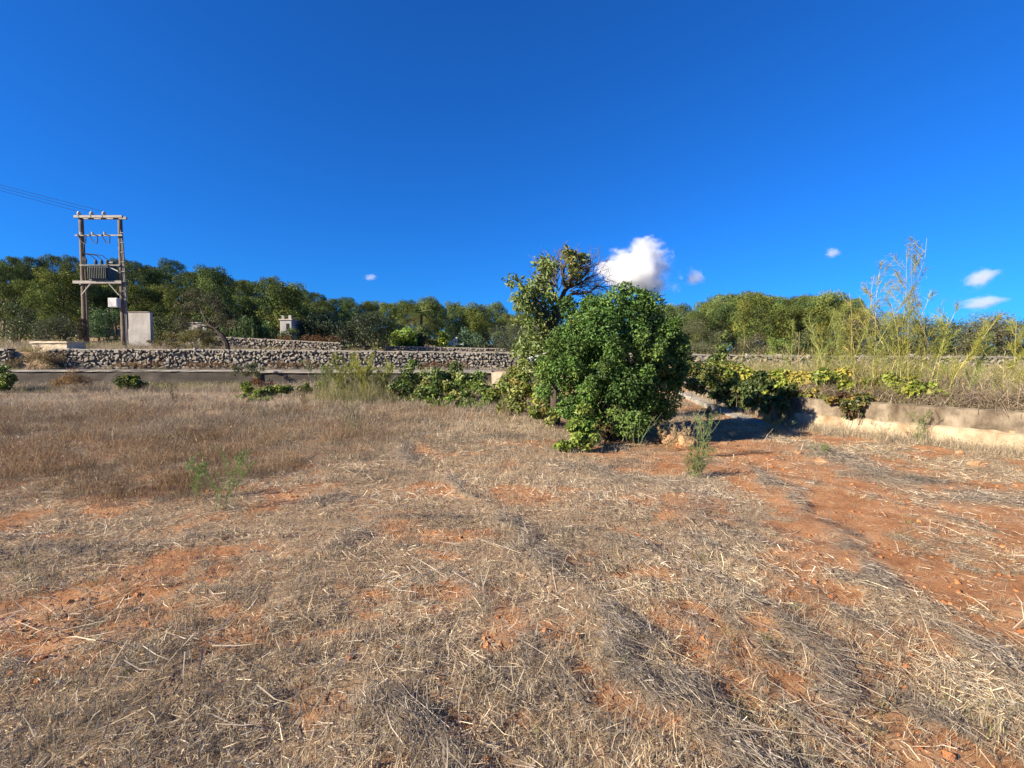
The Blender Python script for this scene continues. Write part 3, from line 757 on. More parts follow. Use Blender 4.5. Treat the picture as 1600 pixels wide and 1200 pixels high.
# parked white car on the lane, mostly behind the bush, nose to the left
cx0 = P(826, 560, 29.3)[0]
car = empty("parked_car", (cx0, 29.3, Z_ROAD + 0.004), "white car on the lane mostly hidden behind the big green bush", "car")
prof = [(0.02, 0.35), (0.0, 0.62), (0.12, 0.82), (0.95, 0.98), (1.55, 1.42), (2.0, 1.5), (3.1, 1.48), (3.75, 1.1), (4.1, 1.02), (4.15, 0.6), (4.1, 0.32)]
half = [0.78, 0.82, 0.82, 0.8, 0.66, 0.62, 0.62, 0.72, 0.78, 0.82, 0.8]
g = Geo(); m = len(prof)
V = np.array([(x, -h_, z) for (x, z), h_ in zip(prof, half)] + [(x, h_, z) for (x, z), h_ in zip(prof, half)])
V[:, 1] += 0.85
q = [(i, i + 1, m + i + 1, m + i) for i in range(m - 1)] + [(m - 1, 0, m, 2 * m - 1)]
g.add(V, q, [(0, k + 1, k) for k in range(1, m - 1)] + [(m, m + k, m + k + 1) for k in range(1, m - 1)])
g.build("body", M['car_paint'], car, False)
def carquad(name, pts, mat, parent=car):
    pts = np.array(pts, float); nrm = np.cross(pts[1] - pts[0], pts[2] - pts[0]); nrm /= np.linalg.norm(nrm)
    g = Geo(); g.add(np.concatenate([pts + nrm * 0.012, pts - nrm * 0.01]), [(0, 1, 2, 3), (4, 7, 6, 5), (0, 4, 5, 1), (1, 5, 6, 2), (2, 6, 7, 3), (3, 7, 4, 0)]); return g.build(name, mat, parent)
carquad("windscreen", [(1.0, 0.14, 1.015), (1.0, 1.56, 1.015), (1.52, 1.45, 1.4), (1.52, 0.25, 1.4)], M['glass'])
carquad("rear_window", [(3.15, 0.27, 1.46), (3.15, 1.43, 1.46), (3.7, 1.5, 1.14), (3.7, 0.2, 1.14)], M['glass'])
for yb_, s_ in ((0.0, 1), (1.7, -1)):
    yA = 0.045 if s_ == 1 else 1.655; yB = 0.205 if s_ == 1 else 1.495
    carquad("side_window", [(1.15, yA, 1.03), (2.3, yA + s_ * .02, 1.05), (2.3, yB, 1.4), (1.68, yB, 1.38)][::s_], M['glass'])
    carquad("side_window", [(2.36, yA + s_ * .02, 1.05), (3.5, yA + s_ * 0.06, 1.1), (3.05, yB, 1.4), (2.36, yB, 1.4)][::s_], M['glass'])
    for x in (0.8, 3.35):
        g = Geo(); yy0 = 0.02 if s_ == 1 else 1.5
        g.tube([(x, yy0, 0.31), (x, yy0 + 0.18, 0.31)], 0.31, 18); wh = g.build("wheel", M['rubber'], car)
        g = Geo(); yr = yy0 - 0.012 if s_ == 1 else yy0 + 0.182
        g.tube([(x, yr, 0.31), (x, yr + 0.01, 0.31)], 0.19, 14); g.build("rim", M['steel'], wh)
    g = Geo(); g.box((-0.02, 0.12 if s_ == 1 else 1.3, 0.62), (0.06, 0.4 if s_ == 1 else 1.58, 0.76)); g.build("headlight", M['ceramic'], car)

# ------------------------------------------------------------------ vegetation helpers
def clumps(g, cen, rad, n, L, W, pal, rng, shell=0.5, up=0.35, sag=0.2, tintvar=0.22, zmin=None, flat=0.75, out=1.0):
    cen = np.asarray(cen, float); rad = np.asarray(rad, float)
    k = len(cen); pal = np.asarray(pal, float)
    pr = rad ** 2; pr = pr / pr.sum()
    ci = rng.choice(k, n, p=pr)
    d = unit(n, rng)
    rr = 1 - shell * rng.rand(n) ** 1.6
    rr = rr * rng.uniform(0.85, 1.12, n)
    p = cen[ci] + d * (rr * rad[ci])[:, None] * np.array([1, 1, flat])
    nrm = d * out + unit(n, rng) * 0.6 + np.array([0, 0, up])
    ax = np.cross(nrm, unit(n, rng)) + d * 0.5
    ctint = rng.uniform(1 - tintvar, 1 + tintvar, k)[ci][:, None]
    cpal = rng.randint(0, len(pal), k)[ci]
    use = np.where(rng.rand(n) < 0.65, cpal, rng.randint(0, len(pal), n))
    col = pal[use] * ctint * rng.uniform(0.75, 1.25, (n, 1))
    sz = rng.uniform(0.7, 1.3, n)
    if zmin is not None:
        keep = p[:, 2] > zmin
        p, ax, nrm, sz, col = p[keep], ax[keep], nrm[keep], sz[keep], col[keep]
    g.leaves(p, ax, nrm, L * sz, W * sz, col, sag)
def ellip_clumps(rng, k, c, r, cr, bottom=-0.6, noise=0.12):
    """clump centres spread over an ellipsoid"""
    d = unit(k * 3, rng); d = d[d[:, 2] > bottom][:k]
    rr = rng.uniform(0.45, 0.95, len(d)) ** 0.7
    cen = np.array(c) + d * rr[:, None] * np.array(r) + rng.normal(size=d.shape) * noise * np.mean(r)
    return cen, rng.uniform(cr * 0.65, cr * 1.35, len(d))
def limb(g, a, b, r0, r1, rng, bend=0.12, n=5, sides=5):
    a, b = np.asarray(a, float), np.asarray(b, float)
    L = np.linalg.norm(b - a); off = rng.normal(size=3) * bend * L
    t = np.linspace(0, 1, n)[:, None]
    pts = a + (b - a) * t + off * (t * (1 - t) * 2)
    g.tube(pts, np.linspace(r0, r1, n), sides); return pts

PINE = [(0.105, 0.142, 0.042), (0.078, 0.115, 0.037), (0.15, 0.175, 0.05), (0.055, 0.085, 0.03)]
def make_pine(seed, h=8.0):
    rng = np.random.RandomState(seed)
    tg, cg = Geo(), Geo()
    lean = rng.normal(size=2) * 0.05 * h
    hw = h * rng.uniform(0.30, 0.40)
    n = 9; t = np.linspace(0, 1, n)
    tr = np.stack([lean[0] * t ** 1.5 + 0.12 * np.sin(t * 5 + seed), lean[1] * t ** 1.5, t * h * 0.9 - 0.4], 1)
    tg.tube(tr, np.linspace(0.17, 0.035, n), 7)
    cen, rad = [], []
    k = 34
    for i in range(k):
        f = 0.30 + 0.66 * (i / (k - 1)) ** 0.85
        prof = math.sqrt(max(0.05, 1 - ((f - 0.58) / 0.46) ** 2))
        a = i * 2.4 + rng.uniform(-0.5, 0.5); r = hw * prof * rng.uniform(0.45, 1.0)
        c = np.array([lean[0] * f + r * math.cos(a), lean[1] * f + r * math.sin(a), f * h])
        cen.append(c); rad.append(h * rng.uniform(0.075, 0.135))
        if i % 2 == 0:
            base = np.array([np.interp(f * 0.8, t, tr[:, 0]), np.interp(f * 0.8, t, tr[:, 1]), f * 0.8 * h * 0.9])
            limb(tg, base, c, 0.05, 0.015, rng, 0.1, 4, 4)
    cen.append(np.array([lean[0], lean[1], h * 0.94])); rad.append(h * 0.09)
    clumps(cg, cen, rad, 9500, 0.30, 0.075, PINE, rng, 0.5, 0.5, 0.1, 0.32, None, 0.72, 1.5)
    return tg.mesh("trunk", M['bark'], True), cg.mesh("crown", M['needle'])
PINES = [make_pine(40 + i) for i in range(8)]

SKYX = [-120, 0, 50, 100, 150, 200, 250, 275, 300, 330, 360, 400, 430, 460, 500, 540, 590, 630, 670, 730, 760, 800, 850, 900, 1000, 1030, 1060, 1100, 1130, 1170, 1190, 1220, 1250, 1280, 1310, 1335, 1380, 1420, 1450, 1500, 1700]
SKYY = [402, 402, 398, 402, 405, 405, 408, 405, 412, 419, 424, 430, 434, 438, 449, 455, 460, 466, 466, 470, 475, 478, 485, 480, 475, 470, 468, 466, 462, 455, 452, 455, 459, 455, 457, 468, 484, 489, 494, 497, 500]
def skyline(px): return np.interp(px, SKYX, SKYY)
prng = np.random.RandomState(77)
RANKS = {(2, 0): ("on the skyline of the wooded hill behind the transformer", "pines along the hill skyline"), (2, 1): ("on the falling skyline between leaning pine and almond tree", "pines along the falling skyline"),
         (2, 2): ("on the skyline beyond the right side of the bush", "skyline pines right of the bush"), (1, 0): ("halfway up the wooded hill behind the transformer", "pines halfway up the hill"),
         (1, 1): ("in the middle rank behind cane, carob and palm", "pines in the middle rank"), (1, 2): ("in the middle rank beyond the right side of the bush", "middle pines of the grove on the right"),
         (0, 0): ("at the foot of the hill behind transformer and kiosk", "pines at the foot of the hill"), (0, 1): ("in the front rank behind cane, carob and figs", "front rank pines in the middle"),
         (0, 2): ("in the front rank beyond the right side of the bush", "front rank pines on the right")}
ORD = ["leftmost", "second", "third", "fourth", "fifth", "sixth", "seventh", "eighth", "ninth", "tenth", "eleventh", "twelfth", "thirteenth", "fourteenth", "fifteenth", "sixteenth", "seventeenth", "eighteenth", "nineteenth", "twentieth", "twenty-first", "twenty-second", "twenty-third", "twenty-fourth", "twenty-fifth"]
rank_n = {}
def region_label(px, tier):
    key = (tier, 0 if px < 300 else 1 if px < 860 else 2)
    i = rank_n.get(key, 0); rank_n[key] = i + 1
    return ("leftmost pine " if i == 0 else "%s pine from the left " % ORD[i]) + RANKS[key][0], RANKS[key][1]
def pine(px, ytop, D, label, group, var=None, squash=1.0):
    X = P(px, 500, D)[0]; zg = hz(X, D); ztop = P(px, ytop, D)[2]
    h = float(np.clip(ztop - zg, 3.0, 14))
    tm, cm = PINES[prng.randint(len(PINES)) if var is None else var]
    r = empty("pine_tree", (X, D, zg), label, "tree", group, rz=prng.uniform(0, 6.28))
    s_ = h / 8.0; wx = s_ * prng.uniform(0.72, 1.05) * squash * (1.15 if h < 6 else 1.0)
    r.scale = (wx, wx, s_)
    link_mesh("trunk", tm, r); link_mesh("crown", cm, r)
    return r
for tier, (D0, D1, dy, step) in enumerate([(60, 66, 30, 40), (76, 84, 12, 34), (97, 106, 1, 29)]):
    px = -30 + tier * 13
    while px < 1345:
        if not (862 < px < 1015):
            D = prng.uniform(D0, D1)
            if px > 860: D *= 0.86
            lab, grp = region_label(px, tier)
            pine(px, skyline(px) + dy * (1 if px < 860 else 0.6) + prng.uniform(-4, 14), D, lab, grp)
        px += step * prng.uniform(0.7, 1.25)
pine(335, 419, 57, "tall rounded pine rising above the leaning pine", None, 2)
pine(440, 442, 58, "broad pine behind the white hut", None, 3, 1.2)
pine(670, 466, 55, "dense dark pine standing behind the palm", None, 5)
pine(100, 425, 52, "sunlit pine close behind the left transformer pole", None, 1)
pine(742, 476, 57, "yellowish pine right of the palm", None, 4, 1.1)
pine(1190, 462, 50, "widest pine of the grove beyond the right side of the bush", None, 0, 1.2)
pine(1300, 458, 52, "pine ending the grove where the yellow stalks begin", None, 6)

# undergrowth below the pines
rng = np.random.RandomState(8)
g = Geo(); cen = []; 
for i in range(900):
    y = rng.uniform(54, 104); px = rng.uniform(-60, 1700)
    x = P(px, 500, y)[0]; cen.append((x, y, hz(x, y) + rng.uniform(0.2, 1.3)))
clumps(g, cen, rng.uniform(0.8, 1.7, len(cen)), 42000, 0.42, 0.2, [(0.085, 0.095, 0.035), (0.065, 0.08, 0.032), (0.12, 0.115, 0.05)], rng, 0.7, 0.4)
tag(g.build("undergrowth", M['leaf']), "dark scrub filling the ground under the hillside pines", "undergrowth", kind="stuff")

# ------------------------------------------------------------------ shrubs and garden trees behind the lane
DARK = [(0.048, 0.068, 0.032), (0.036, 0.054, 0.027), (0.066, 0.088, 0.04)]
OLIVE = [(0.105, 0.115, 0.065), (0.085, 0.10, 0.06), (0.13, 0.135, 0.075)]
GREYGR = [(0.12, 0.12, 0.065), (0.15, 0.14, 0.075), (0.095, 0.10, 0.05), (0.16, 0.13, 0.08)]
CANE = [(0.14, 0.22, 0.09), (0.18, 0.26, 0.12), (0.11, 0.17, 0.07)]
BRIGHT = [(0.17, 0.24, 0.035), (0.13, 0.21, 0.03), (0.22, 0.27, 0.05)]
MID = [(0.085, 0.12, 0.035), (0.065, 0.10, 0.03), (0.12, 0.15, 0.045)]
YELLOW = [(0.23, 0.22, 0.06), (0.19, 0.20, 0.05), (0.27, 0.23, 0.08)]
RUST = [(0.17, 0.085, 0.042), (0.13, 0.072, 0.038), (0.21, 0.12, 0.06)]
def shrub(name, label, px, yt, yb, hw, D, pal, n=2600, L=0.17, W=0.09, k=22, trunk=True, cat="bush", group=None, seed=0, mat='leaf', depth=None, sag=0.2, up=0.35, low=-0.9):
    rng = np.random.RandomState(int(px * 7 + seed))
    X = P(px, yb, D)[0]; zg = hz(X, D); zt = P(px, yt, D)[2]; h = max(0.25, zt - zg)
    rx = hw / FPX * D
    root = empty(name, (X, D, zg), label, cat, group)
    cr = min(rx, h * 0.5) * 0.42
    cen, rad = ellip_clumps(rng, k, (0, 0, h * 0.52), (rx - cr * 0.55, depth or (rx * 0.8), max(0.1, h * 0.5 - cr * 0.35)), cr, low)
    g = Geo(); clumps(g, cen, rad, n, L, W, pal, rng, 0.7, up, sag, 0.25, 0.0)
    g.build("foliage", M[mat], root)
    g = Geo()
    for i in range(4):
        c = cen[rng.randint(len(cen))]
        limb(g, (rng.normal() * 0.08 * rx, rng.normal() * 0.08 * rx, -0.1), c, max(0.012, 0.035 * h * 0.5), 0.008, rng, 0.12, 5, 5)
    g.build("stems", M['bark'], root)
    return root
shrub("carob_tree", "broad dark rounded carob interrupting the upper stone wall", 572, 487, 547, 45, 46.5, DARK, 6000, 0.17, 0.09, 34, cat="tree")
shrub("carob_tree", "dark carob between the white hut and the broader carob", 500, 484, 527, 34, 58, DARK, 4200, 0.19, 0.1, 26, cat="tree")
shrub("broadleaf_tree", "wide dark green tree directly behind the cane clump", 400, 476, 520, 48, 63, [(0.05, 0.09, 0.035), (0.04, 0.075, 0.03), (0.07, 0.11, 0.045)], 5200, 0.2, 0.1, 30, cat="tree")
shrub("oleander_bush", "dull green bush left of the left transformer pole", 92, 487, 532, 34, 44, OLIVE, 3600, 0.18, 0.06, 24)
shrub("oleander_bush", "brighter green bush seen between the two transformer poles", 163, 480, 530, 27, 44, [(0.10, 0.15, 0.06), (0.08, 0.12, 0.05), (0.12, 0.17, 0.07)], 3600, 0.18, 0.07, 24)
shrub("hedge_bush", "low dark green bush just right of the white kiosk", 262, 492, 532, 30, 52, DARK, 3600, 0.18, 0.09, 24)
shrub("hedge_bush", "dark green bush at the far left edge below the pines", 25, 475, 530, 45, 52, DARK, 4200, 0.18, 0.09, 26)
shrub("broom_scrub", "yellowish grey scrub left of the leaning pine trunk", 300, 515, 550, 50, 38.5, GREYGR, 4200, 0.15, 0.04, 26)
shrub("broom_scrub", "green grey scrub hiding the foot of the low farmhouse", 312, 511, 545, 34, 47, OLIVE, 3200, 0.16, 0.05, 22)
shrub("garden_shrub", "small pale shrub hiding the foot of the white hut", 453, 508, 535, 17, 51, MID, 1900, 0.16, 0.08, 14)
shrub("broom_scrub", "small grey scrub mound below the white kiosk", 248, 530, 550, 18, 38, GREYGR, 1400, 0.14, 0.04, 12)
shrub("fig_bush", "bright green fig bush beside the palm's foot", 642, 506, 538, 20, 50.3, BRIGHT, 2000, 0.24, 0.2, 16)
shrub("fig_bush", "low bright green fig bush right of the broad carob", 616, 515, 540, 14, 50.2, BRIGHT, 1100, 0.24, 0.2, 12)
shrub("fig_bush", "small bright green bush just left of the white shelter", 688, 512, 539, 11, 51, BRIGHT, 1000, 0.22, 0.18, 10)
shrub("garden_shrub", "blue green shrub right of the white shelter", 735, 512, 543, 24, 53, [(0.075, 0.12, 0.065), (0.09, 0.14, 0.08)], 2400, 0.18, 0.09, 18)
shrub("garden_shrub", "olive green shrub behind the white shelter", 712, 497, 535, 30, 56, MID, 3000, 0.18, 0.09, 20)
shrub("olive_tree", "grey olive tree with a dark leaning trunk at the upper wall's right end", 797, 503, 548, 36, 45, OLIVE, 4200, 0.14, 0.035, 28, cat="tree")
shrub("olive_tree", "grey olive tree just behind the left flank of the fig tree", 848, 495, 548, 30, 44, OLIVE, 3600, 0.14, 0.035, 24, cat="tree")
shrub("olive_tree", "grey green olive just right of the big bush", 1094, 500, 560, 44, 38, OLIVE, 5200, 0.13, 0.035, 30, cat="tree")
shrub("lentisk_bush", "grey green shrub between the olive and the yellow bush", 1175, 518, 560, 30, 38, GREYGR, 2600, 0.14, 0.05, 20)
shrub("spurge_bush", "small bright yellow green bush beyond the shadowed wall", 1212, 524, 558, 16, 36, [(0.2, 0.23, 0.05), (0.17, 0.21, 0.04)], 1400, 0.13, 0.05, 14)
for i, (px, yt, hw, lab) in enumerate([(1345, 486, 45, "grey scrub bush at the end of the pine grove"), (1412, 491, 40, "grey scrub bush behind the tallest yellow stalks"), (1475, 495, 40, "grey scrub bush below the longest flat cloud"),
                                       (1540, 488, 42, "highest bush of the scrub row below the flat clouds"), (1600, 492, 44, "grey scrub bush at the right edge of the view")]):
    shrub("scrub_bush", lab, px, yt, 562, hw, 40 + (i % 3) * 2, GREYGR + OLIVE, 8500, 0.15, 0.075, 40, group="scrub row beyond the lane on the right")
for i, (px, yt, hw, lab) in enumerate([(1265, 515, 34, "low scrub bush left of the yellow stalks, behind the lane wall"), (1300, 525, 26, "low scrub bush among the first yellow stalks, behind the lane wall")]):
    shrub("scrub_bush", lab, px, yt, 560, hw, 37 + i, OLIVE + MID, 4200, 0.14, 0.07, 26, group="scrub row beyond the lane on the right")
shrub("garden_shrub", "dark shrub hiding the trunk of the palm", 661, 502, 540, 15, 50.9, DARK + MID, 2200, 0.18, 0.09, 16)
# rust brown dead hedge
a, b = P(434, 536, 49.5), P(532, 536, 49.5)
rng = np.random.RandomState(4); g = Geo()
cen = np.stack([rng.uniform(0, b[0] - a[0], 40), rng.normal(size=40) * 0.2, rng.uniform(0.5, 1.35, 40)], 1)
clumps(g, cen, np.full(40, 0.36), 2600, 0.16, 0.05, RUST, rng, 0.9, 0.3)
dh = empty("dead_hedge", (a[0], 49.5, hz(a[0], 49.5)), "rust brown dead hedge on top of the upper stone wall", "hedge"); g.build("foliage", M['dry'], dh)
g = Geo()
for i in range(12): x = (b[0] - a[0]) * i / 11; limb(g, (x, 0, -0.05), (x + rng.normal() * .1, 0, 1.1), 0.025, 0.01, rng)
g.build("stems", M['bark'], dh)
# cane clumps: upright blades
def cane(label, px, yt, yb, hw, D, n, seed):
    rng = np.random.RandomState(seed)
    X = P(px, yb, D)[0]; zg = hz(X, D); h = P(px, yt, D)[2] - zg; rx = hw / FPX * D
    root = empty("cane_clump", (X, D, zg), label, "cane", "cane clumps")
    b = np.stack([rng.uniform(-rx, rx, n), rng.uniform(-0.7, 0.7, n), np.zeros(n)], 1)
    hh = h * rng.uniform(0.6, 1.05, n) * (1 - 0.35 * (b[:, 0] / rx) ** 2)
    g = Geo()
    for i in range(n):
        e = b[i] + np.array([rng.normal() * .12, rng.normal() * .12, hh[i]])
        g.tube([b[i], (b[i] + e) / 2, e], [0.02, 0.016, 0.006], 4, (0.16, 0.2, 0.08))
    g.build("canes", M['stalk'], root)
    g = Geo(); m = n * 16
    i = rng.randint(0, n, m); t = rng.uniform(0.15, 1.0, m)
    p = b[i] + np.stack([np.zeros(m), np.zeros(m), hh[i] * t], 1)
    a = rng.uniform(0, 6.283, m); d0 = np.stack([np.cos(a) * .6, np.sin(a) * .6, np.full(m, 0.9)], 1); d1 = np.stack([np.cos(a), np.sin(a), np.full(m, -0.1)], 1)
    g.blades(p, d0, d1, rng.uniform(0.3, 0.65, m), 0.07, np.stack([-np.sin(a), np.cos(a), 0 * a], 1), np.array(CANE)[rng.randint(0, 3, m)] * rng.uniform(.7, 1.3, (m, 1)))
    g.build("leaves", M['stalk'], root)
cane("tall blue green cane clump in front of the wide dark tree", 375, 492, 533, 30, 52, 150, 1)
cane("smaller blue green cane clump left of the white hut", 417, 504, 532, 12, 53, 70, 2)
# palm
X = P(652, 540, 50)[0]; zg = hz(X, 51.8); zt = P(655, 484, 51.8)[2]
pt = empty("palm_tree", (X, 51.8, zg), "small palm with dry skirt standing among the fig bushes", "palm"); h = zt - zg - 0.5
rng = np.random.RandomState(9)
g = Geo(); g.tube([(0, 0, -0.1), (0.05, 0, h * 0.5), (0.0, 0, h)], [0.22, 0.2, 0.24], 8); g.build("trunk", M['bark'], pt)
for i in range(22):
    a = i * 2.4; e = rng.uniform(-0.3, 1.1); L = rng.uniform(1.3, 1.9)
    g = Geo(); m = 26; t = np.linspace(0.1, 1, m)
    d = np.array([math.cos(a) * math.cos(e), math.sin(a) * math.cos(e), math.sin(e)])
    pts = np.outer(t * L, d) + np.stack([0 * t, 0 * t, h - 0.55 * t ** 2 * L], 1)
    g.tube(pts[::5], 0.015, 3, (0.12, 0.13, 0.05))
    s_ = np.cross(d, (0, 0, 1)); s_ = s_ / (np.linalg.norm(s_) + 1e-6)
    c = np.array([0.11, 0.14, 0.055]) if e > 0.0 else np.array([0.22, 0.15, 0.08])
    for sg in (-1, 1):
        g.blades(pts, np.tile(s_ * sg + d * 0.6, (m, 1)), np.tile(s_ * sg + d * 0.4 - np.array([0, 0, 0.5]), (m, 1)), 0.42, 0.05, np.tile(d, (m, 1)), c * rng.uniform(.8, 1.2, (m, 1)))
    g.build("frond", M['leaf'], pt)
# leaning pine
D = 36.0; B0 = P(356, 548, D); rng = np.random.RandomState(21)
lp = empty("leaning_pine", (B0[0], D, hz(B0[0], D)), "leaning pine with a dark curved trunk and thin grey crown", "tree")
o3 = np.array([B0[0], D, hz(B0[0], D)])
def rel(px, py, dy=0): return P(px, py, D + dy) - o3
g = Geo(); path = [np.array([0, 0, -0.15]), rel(354, 537), rel(347, 524), rel(335, 514), rel(325, 506), rel(318, 492), rel(312, 478)]
g.tube(path, [0.24, 0.2, 0.17, 0.14, 0.11, 0.07, 0.03], 8)
brs = [((335, 514), (292, 504)), ((325, 506), (350, 490)), ((325, 506), (345, 478)), ((318, 492), (300, 480)), ((318, 492), (330, 470)), ((312, 478), (305, 462)), ((335, 514), (352, 503))]
for a, b in brs: limb(g, rel(*a), rel(b[0], b[1], rng.uniform(-.8, .8)), 0.07, 0.015, rng)
for i in range(26):
    a, b = brs[rng.randint(len(brs))]; limb(g, rel(*b) * 0.7 + rel(*a) * 0.3, rel(b[0] + rng.uniform(-18, 18), b[1] + rng.uniform(-12, 8), rng.uniform(-1, 1)), 0.03, 0.008, rng, 0.15, 4, 4)
g.build("trunk", M['bark'], lp)
cen = [rel(b[0] + rng.uniform(-14, 14), b[1] + rng.uniform(-9, 6), rng.uniform(-1, 1)) for a, b in brs for _ in range(4)]
g = Geo(); clumps(g, cen, rng.uniform(0.3, 0.6, len(cen)), 8000, 0.16, 0.035, [(0.06, 0.062, 0.036), (0.045, 0.052, 0.028), (0.075, 0.07, 0.046)], rng, 0.95, 0.3); g.build("crown", M['needle'], lp)

# ------------------------------------------------------------------ the big bush and the tree behind it
rng = np.random.RandomState(31)
BC = np.array([1.98, 9.55, 0.0]); BC[2] = hz(BC[0], BC[1])
bush = empty("lentisk_shrub", BC, "large dense dark green rounded bush in the middle of the field edge", "bush")
# silhouette profile: half width over height
def bw_prof(z): return np.interp(z, [0, 0.15, 0.5, 1.0, 1.6, 2.1, 2.5, 2.8, 3.05], [0.55, 0.72, 1.0, 1.32, 1.45, 1.30, 1.02, 0.68, 0.2])
cen, rad = [], []
tries = 0
while len(cen) < 105 and tries < 9000:
    tries += 1
    z = rng.uniform(0.15, 2.75); a = rng.uniform(0, 6.283); w = bw_prof(z); r = rng.uniform(0.5, 0.80) * w
    c = np.array([r * math.cos(a) + 0.05 * math.sin(3 * z), r * math.sin(a) * 0.92, z]); rr = rng.uniform(0.18, 0.42)
    if all(np.linalg.norm(c - o_) > 0.92 * (rr + r_) for o_, r_ in zip(cen, rad)): cen.append(c); rad.append(rr)
for (px, py) in [(965, 458), (990, 466), (1018, 474), (938, 482), (912, 498), (893, 520), (1042, 508), (868, 540), (1060, 545), (1054, 590), (856, 580), (850, 612), (1040, 640), (1000, 655), (905, 660), (930, 675), (978, 452), (884, 600), (1030, 560)]:
    p = P(px, py, 9.3) - BC; cen.append(p); rad.append(rng.uniform(0.13, 0.24))
# ragged shoots standing out of the outline
for i in range(42):
    z = rng.uniform(0.5, 2.7); a = rng.uniform(0, 6.283); w = bw_prof(z)
    c = np.array([0.9 * w * math.cos(a), 0.9 * w * math.sin(a) * 0.92, z]); d = np.array([math.cos(a) * 0.6, math.sin(a) * 0.6, rng.uniform(0.4, 1.4)]); d /= np.linalg.norm(d)
    for q in range(3): cen.append(c + d * (0.02 + 0.09 * q * rng.uniform(0.7, 1.3))); rad.append(0.13 - 0.032 * q)
# small sprigs breaking the outline
for i in range(70):
    j = rng.randint(len(cen)); d = unit(1, rng)[0]; cen.append(cen[j] + d * rad[j] * 1.05); rad.append(rng.uniform(0.06, 0.12))
g = Geo()
LENT = [(0.078, 0.152, 0.034), (0.056, 0.112, 0.027), (0.11, 0.19, 0.044), (0.042, 0.086, 0.022)]
clumps(g, cen, rad, 56000, 0.070, 0.036, LENT + [(0.12, 0.175, 0.04)], rng, 0.4, 0.45, 0.15, 0.36, 0.0, 0.88, 0.8)
inner = [(rng.normal() * 0.34, rng.normal() * 0.32, z) for z in np.linspace(0.3, 2.5, 46)]
clumps(g, inner, np.full(46, 0.34), 11000, 0.075, 0.045, LENT, rng, 0.95, 0.3, 0.15, 0.2, 0.0, 0.9)
# light new shoots sticking out
m = 3200; ci = rng.randint(0, len(cen), m); d = unit(m, rng); d[:, 2] = np.abs(d[:, 2])
p = np.array(cen)[ci] + d * np.array(rad)[ci][:, None] * 1.1
g.leaves(p, d + unit(m, rng) * 0.6, unit(m, rng), 0.06, 0.028, np.array([0.10, 0.16, 0.04]) * rng.uniform(.7, 1.2, (m, 1)))
g.build("foliage", M['gloss_leaf'], bush)
g = Geo()
for i in range(26):
    a = rng.uniform(0, 6.283); c = cen[rng.randint(len(cen))]
    limb(g, (0.25 * math.cos(a), 0.25 * math.sin(a), -0.1), np.array(c) * np.array([0.75, 0.75, 0.72]), 0.035, 0.008, rng, 0.12, 6, 5)
g.build("branches", M['bark'], bush)

FC = np.array([1.05, 11.6, 0.0]); FC[2] = hz(FC[0], FC[1])
fig = empty("almond_tree", FC, "scraggy tree with drooping grey green leaves and bare twigs behind the big bush", "tree")
def fr(px, py, dy=0.0): return P(px, py, 11.6 + dy) - FC
g = Geo(); tgw = Geo()
trunkp = [np.array([0, 0, -0.1]), fr(868, 580), fr(866, 520), fr(872, 480), fr(884, 450), fr(895, 425)]
g.tube(trunkp, [0.13, 0.11, 0.09, 0.07, 0.05, 0.03], 8)
limbs = [((868, 560), (835, 500)), ((866, 520), (830, 460)), ((866, 520), (815, 445)), ((872, 480), (850, 425)), ((884, 450), (890, 402)), ((884, 450), (912, 402)), ((872, 480), (905, 455)), ((884, 450), (925, 430)), ((895, 425), (905, 395)), ((872, 480), (935, 460))]
ends = []
for a, b in limbs:
    pts = limb(g, fr(*a), fr(b[0], b[1], rng.uniform(-.6, .6)), 0.045, 0.012, rng, 0.1, 6, 5); ends.append(pts)
g.build("trunk", M['bark'], fig)
def twigs(g, a, d, L, r, lev, rng):
    d = d / np.linalg.norm(d); b = a + d * L
    mid = (a + b) / 2 + rng.normal(size=3) * L * 0.08
    g.tube([a, mid, b], [r, r * 0.8, r * 0.6], 3, cap=False)
    if lev:
        for k in range(rng.randint(2, 4)):
            twigs(g, a + (b - a) * rng.uniform(0.4, 1.0), d + rng.normal(size=3) * 0.5, L * rng.uniform(0.5, 0.8), r * 0.6, lev - 1, rng)
for (px, py, tx, ty) in [(885, 455, 925, 415), (890, 455, 940, 430), (880, 465, 935, 450), (880, 440, 905, 398), (870, 450, 855, 405), (872, 455, 880, 400), (885, 445, 920, 400), (890, 460, 945, 455), (905, 450, 945, 415), (910, 455, 948, 440), (905, 440, 935, 400), (900, 460, 940, 470), (866, 470, 845, 410), (870, 440, 868, 395)]:
    a = fr(px, py); 
    for _ in range(2): twigs(tgw, a, fr(tx, ty, rng.uniform(-.4, .4)) - a, 0.48, 0.017, 4, rng)
for (px, py) in [(840, 470), (850, 440), (830, 490)]:
    for k in range(3): twigs(tgw, fr(px, py), rng.normal(size=3) + np.array([-.5, 0, .8]), 0.3, 0.01, 3, rng)
tag(tgw.build("bare_twigs", M['twig'], fig), "tangle of bare leafless twigs")
g = Geo()
FIGL = [(0.145, 0.195, 0.06), (0.115, 0.165, 0.052), (0.20, 0.235, 0.08), (0.165, 0.20, 0.085)]
cen, rad = [], []
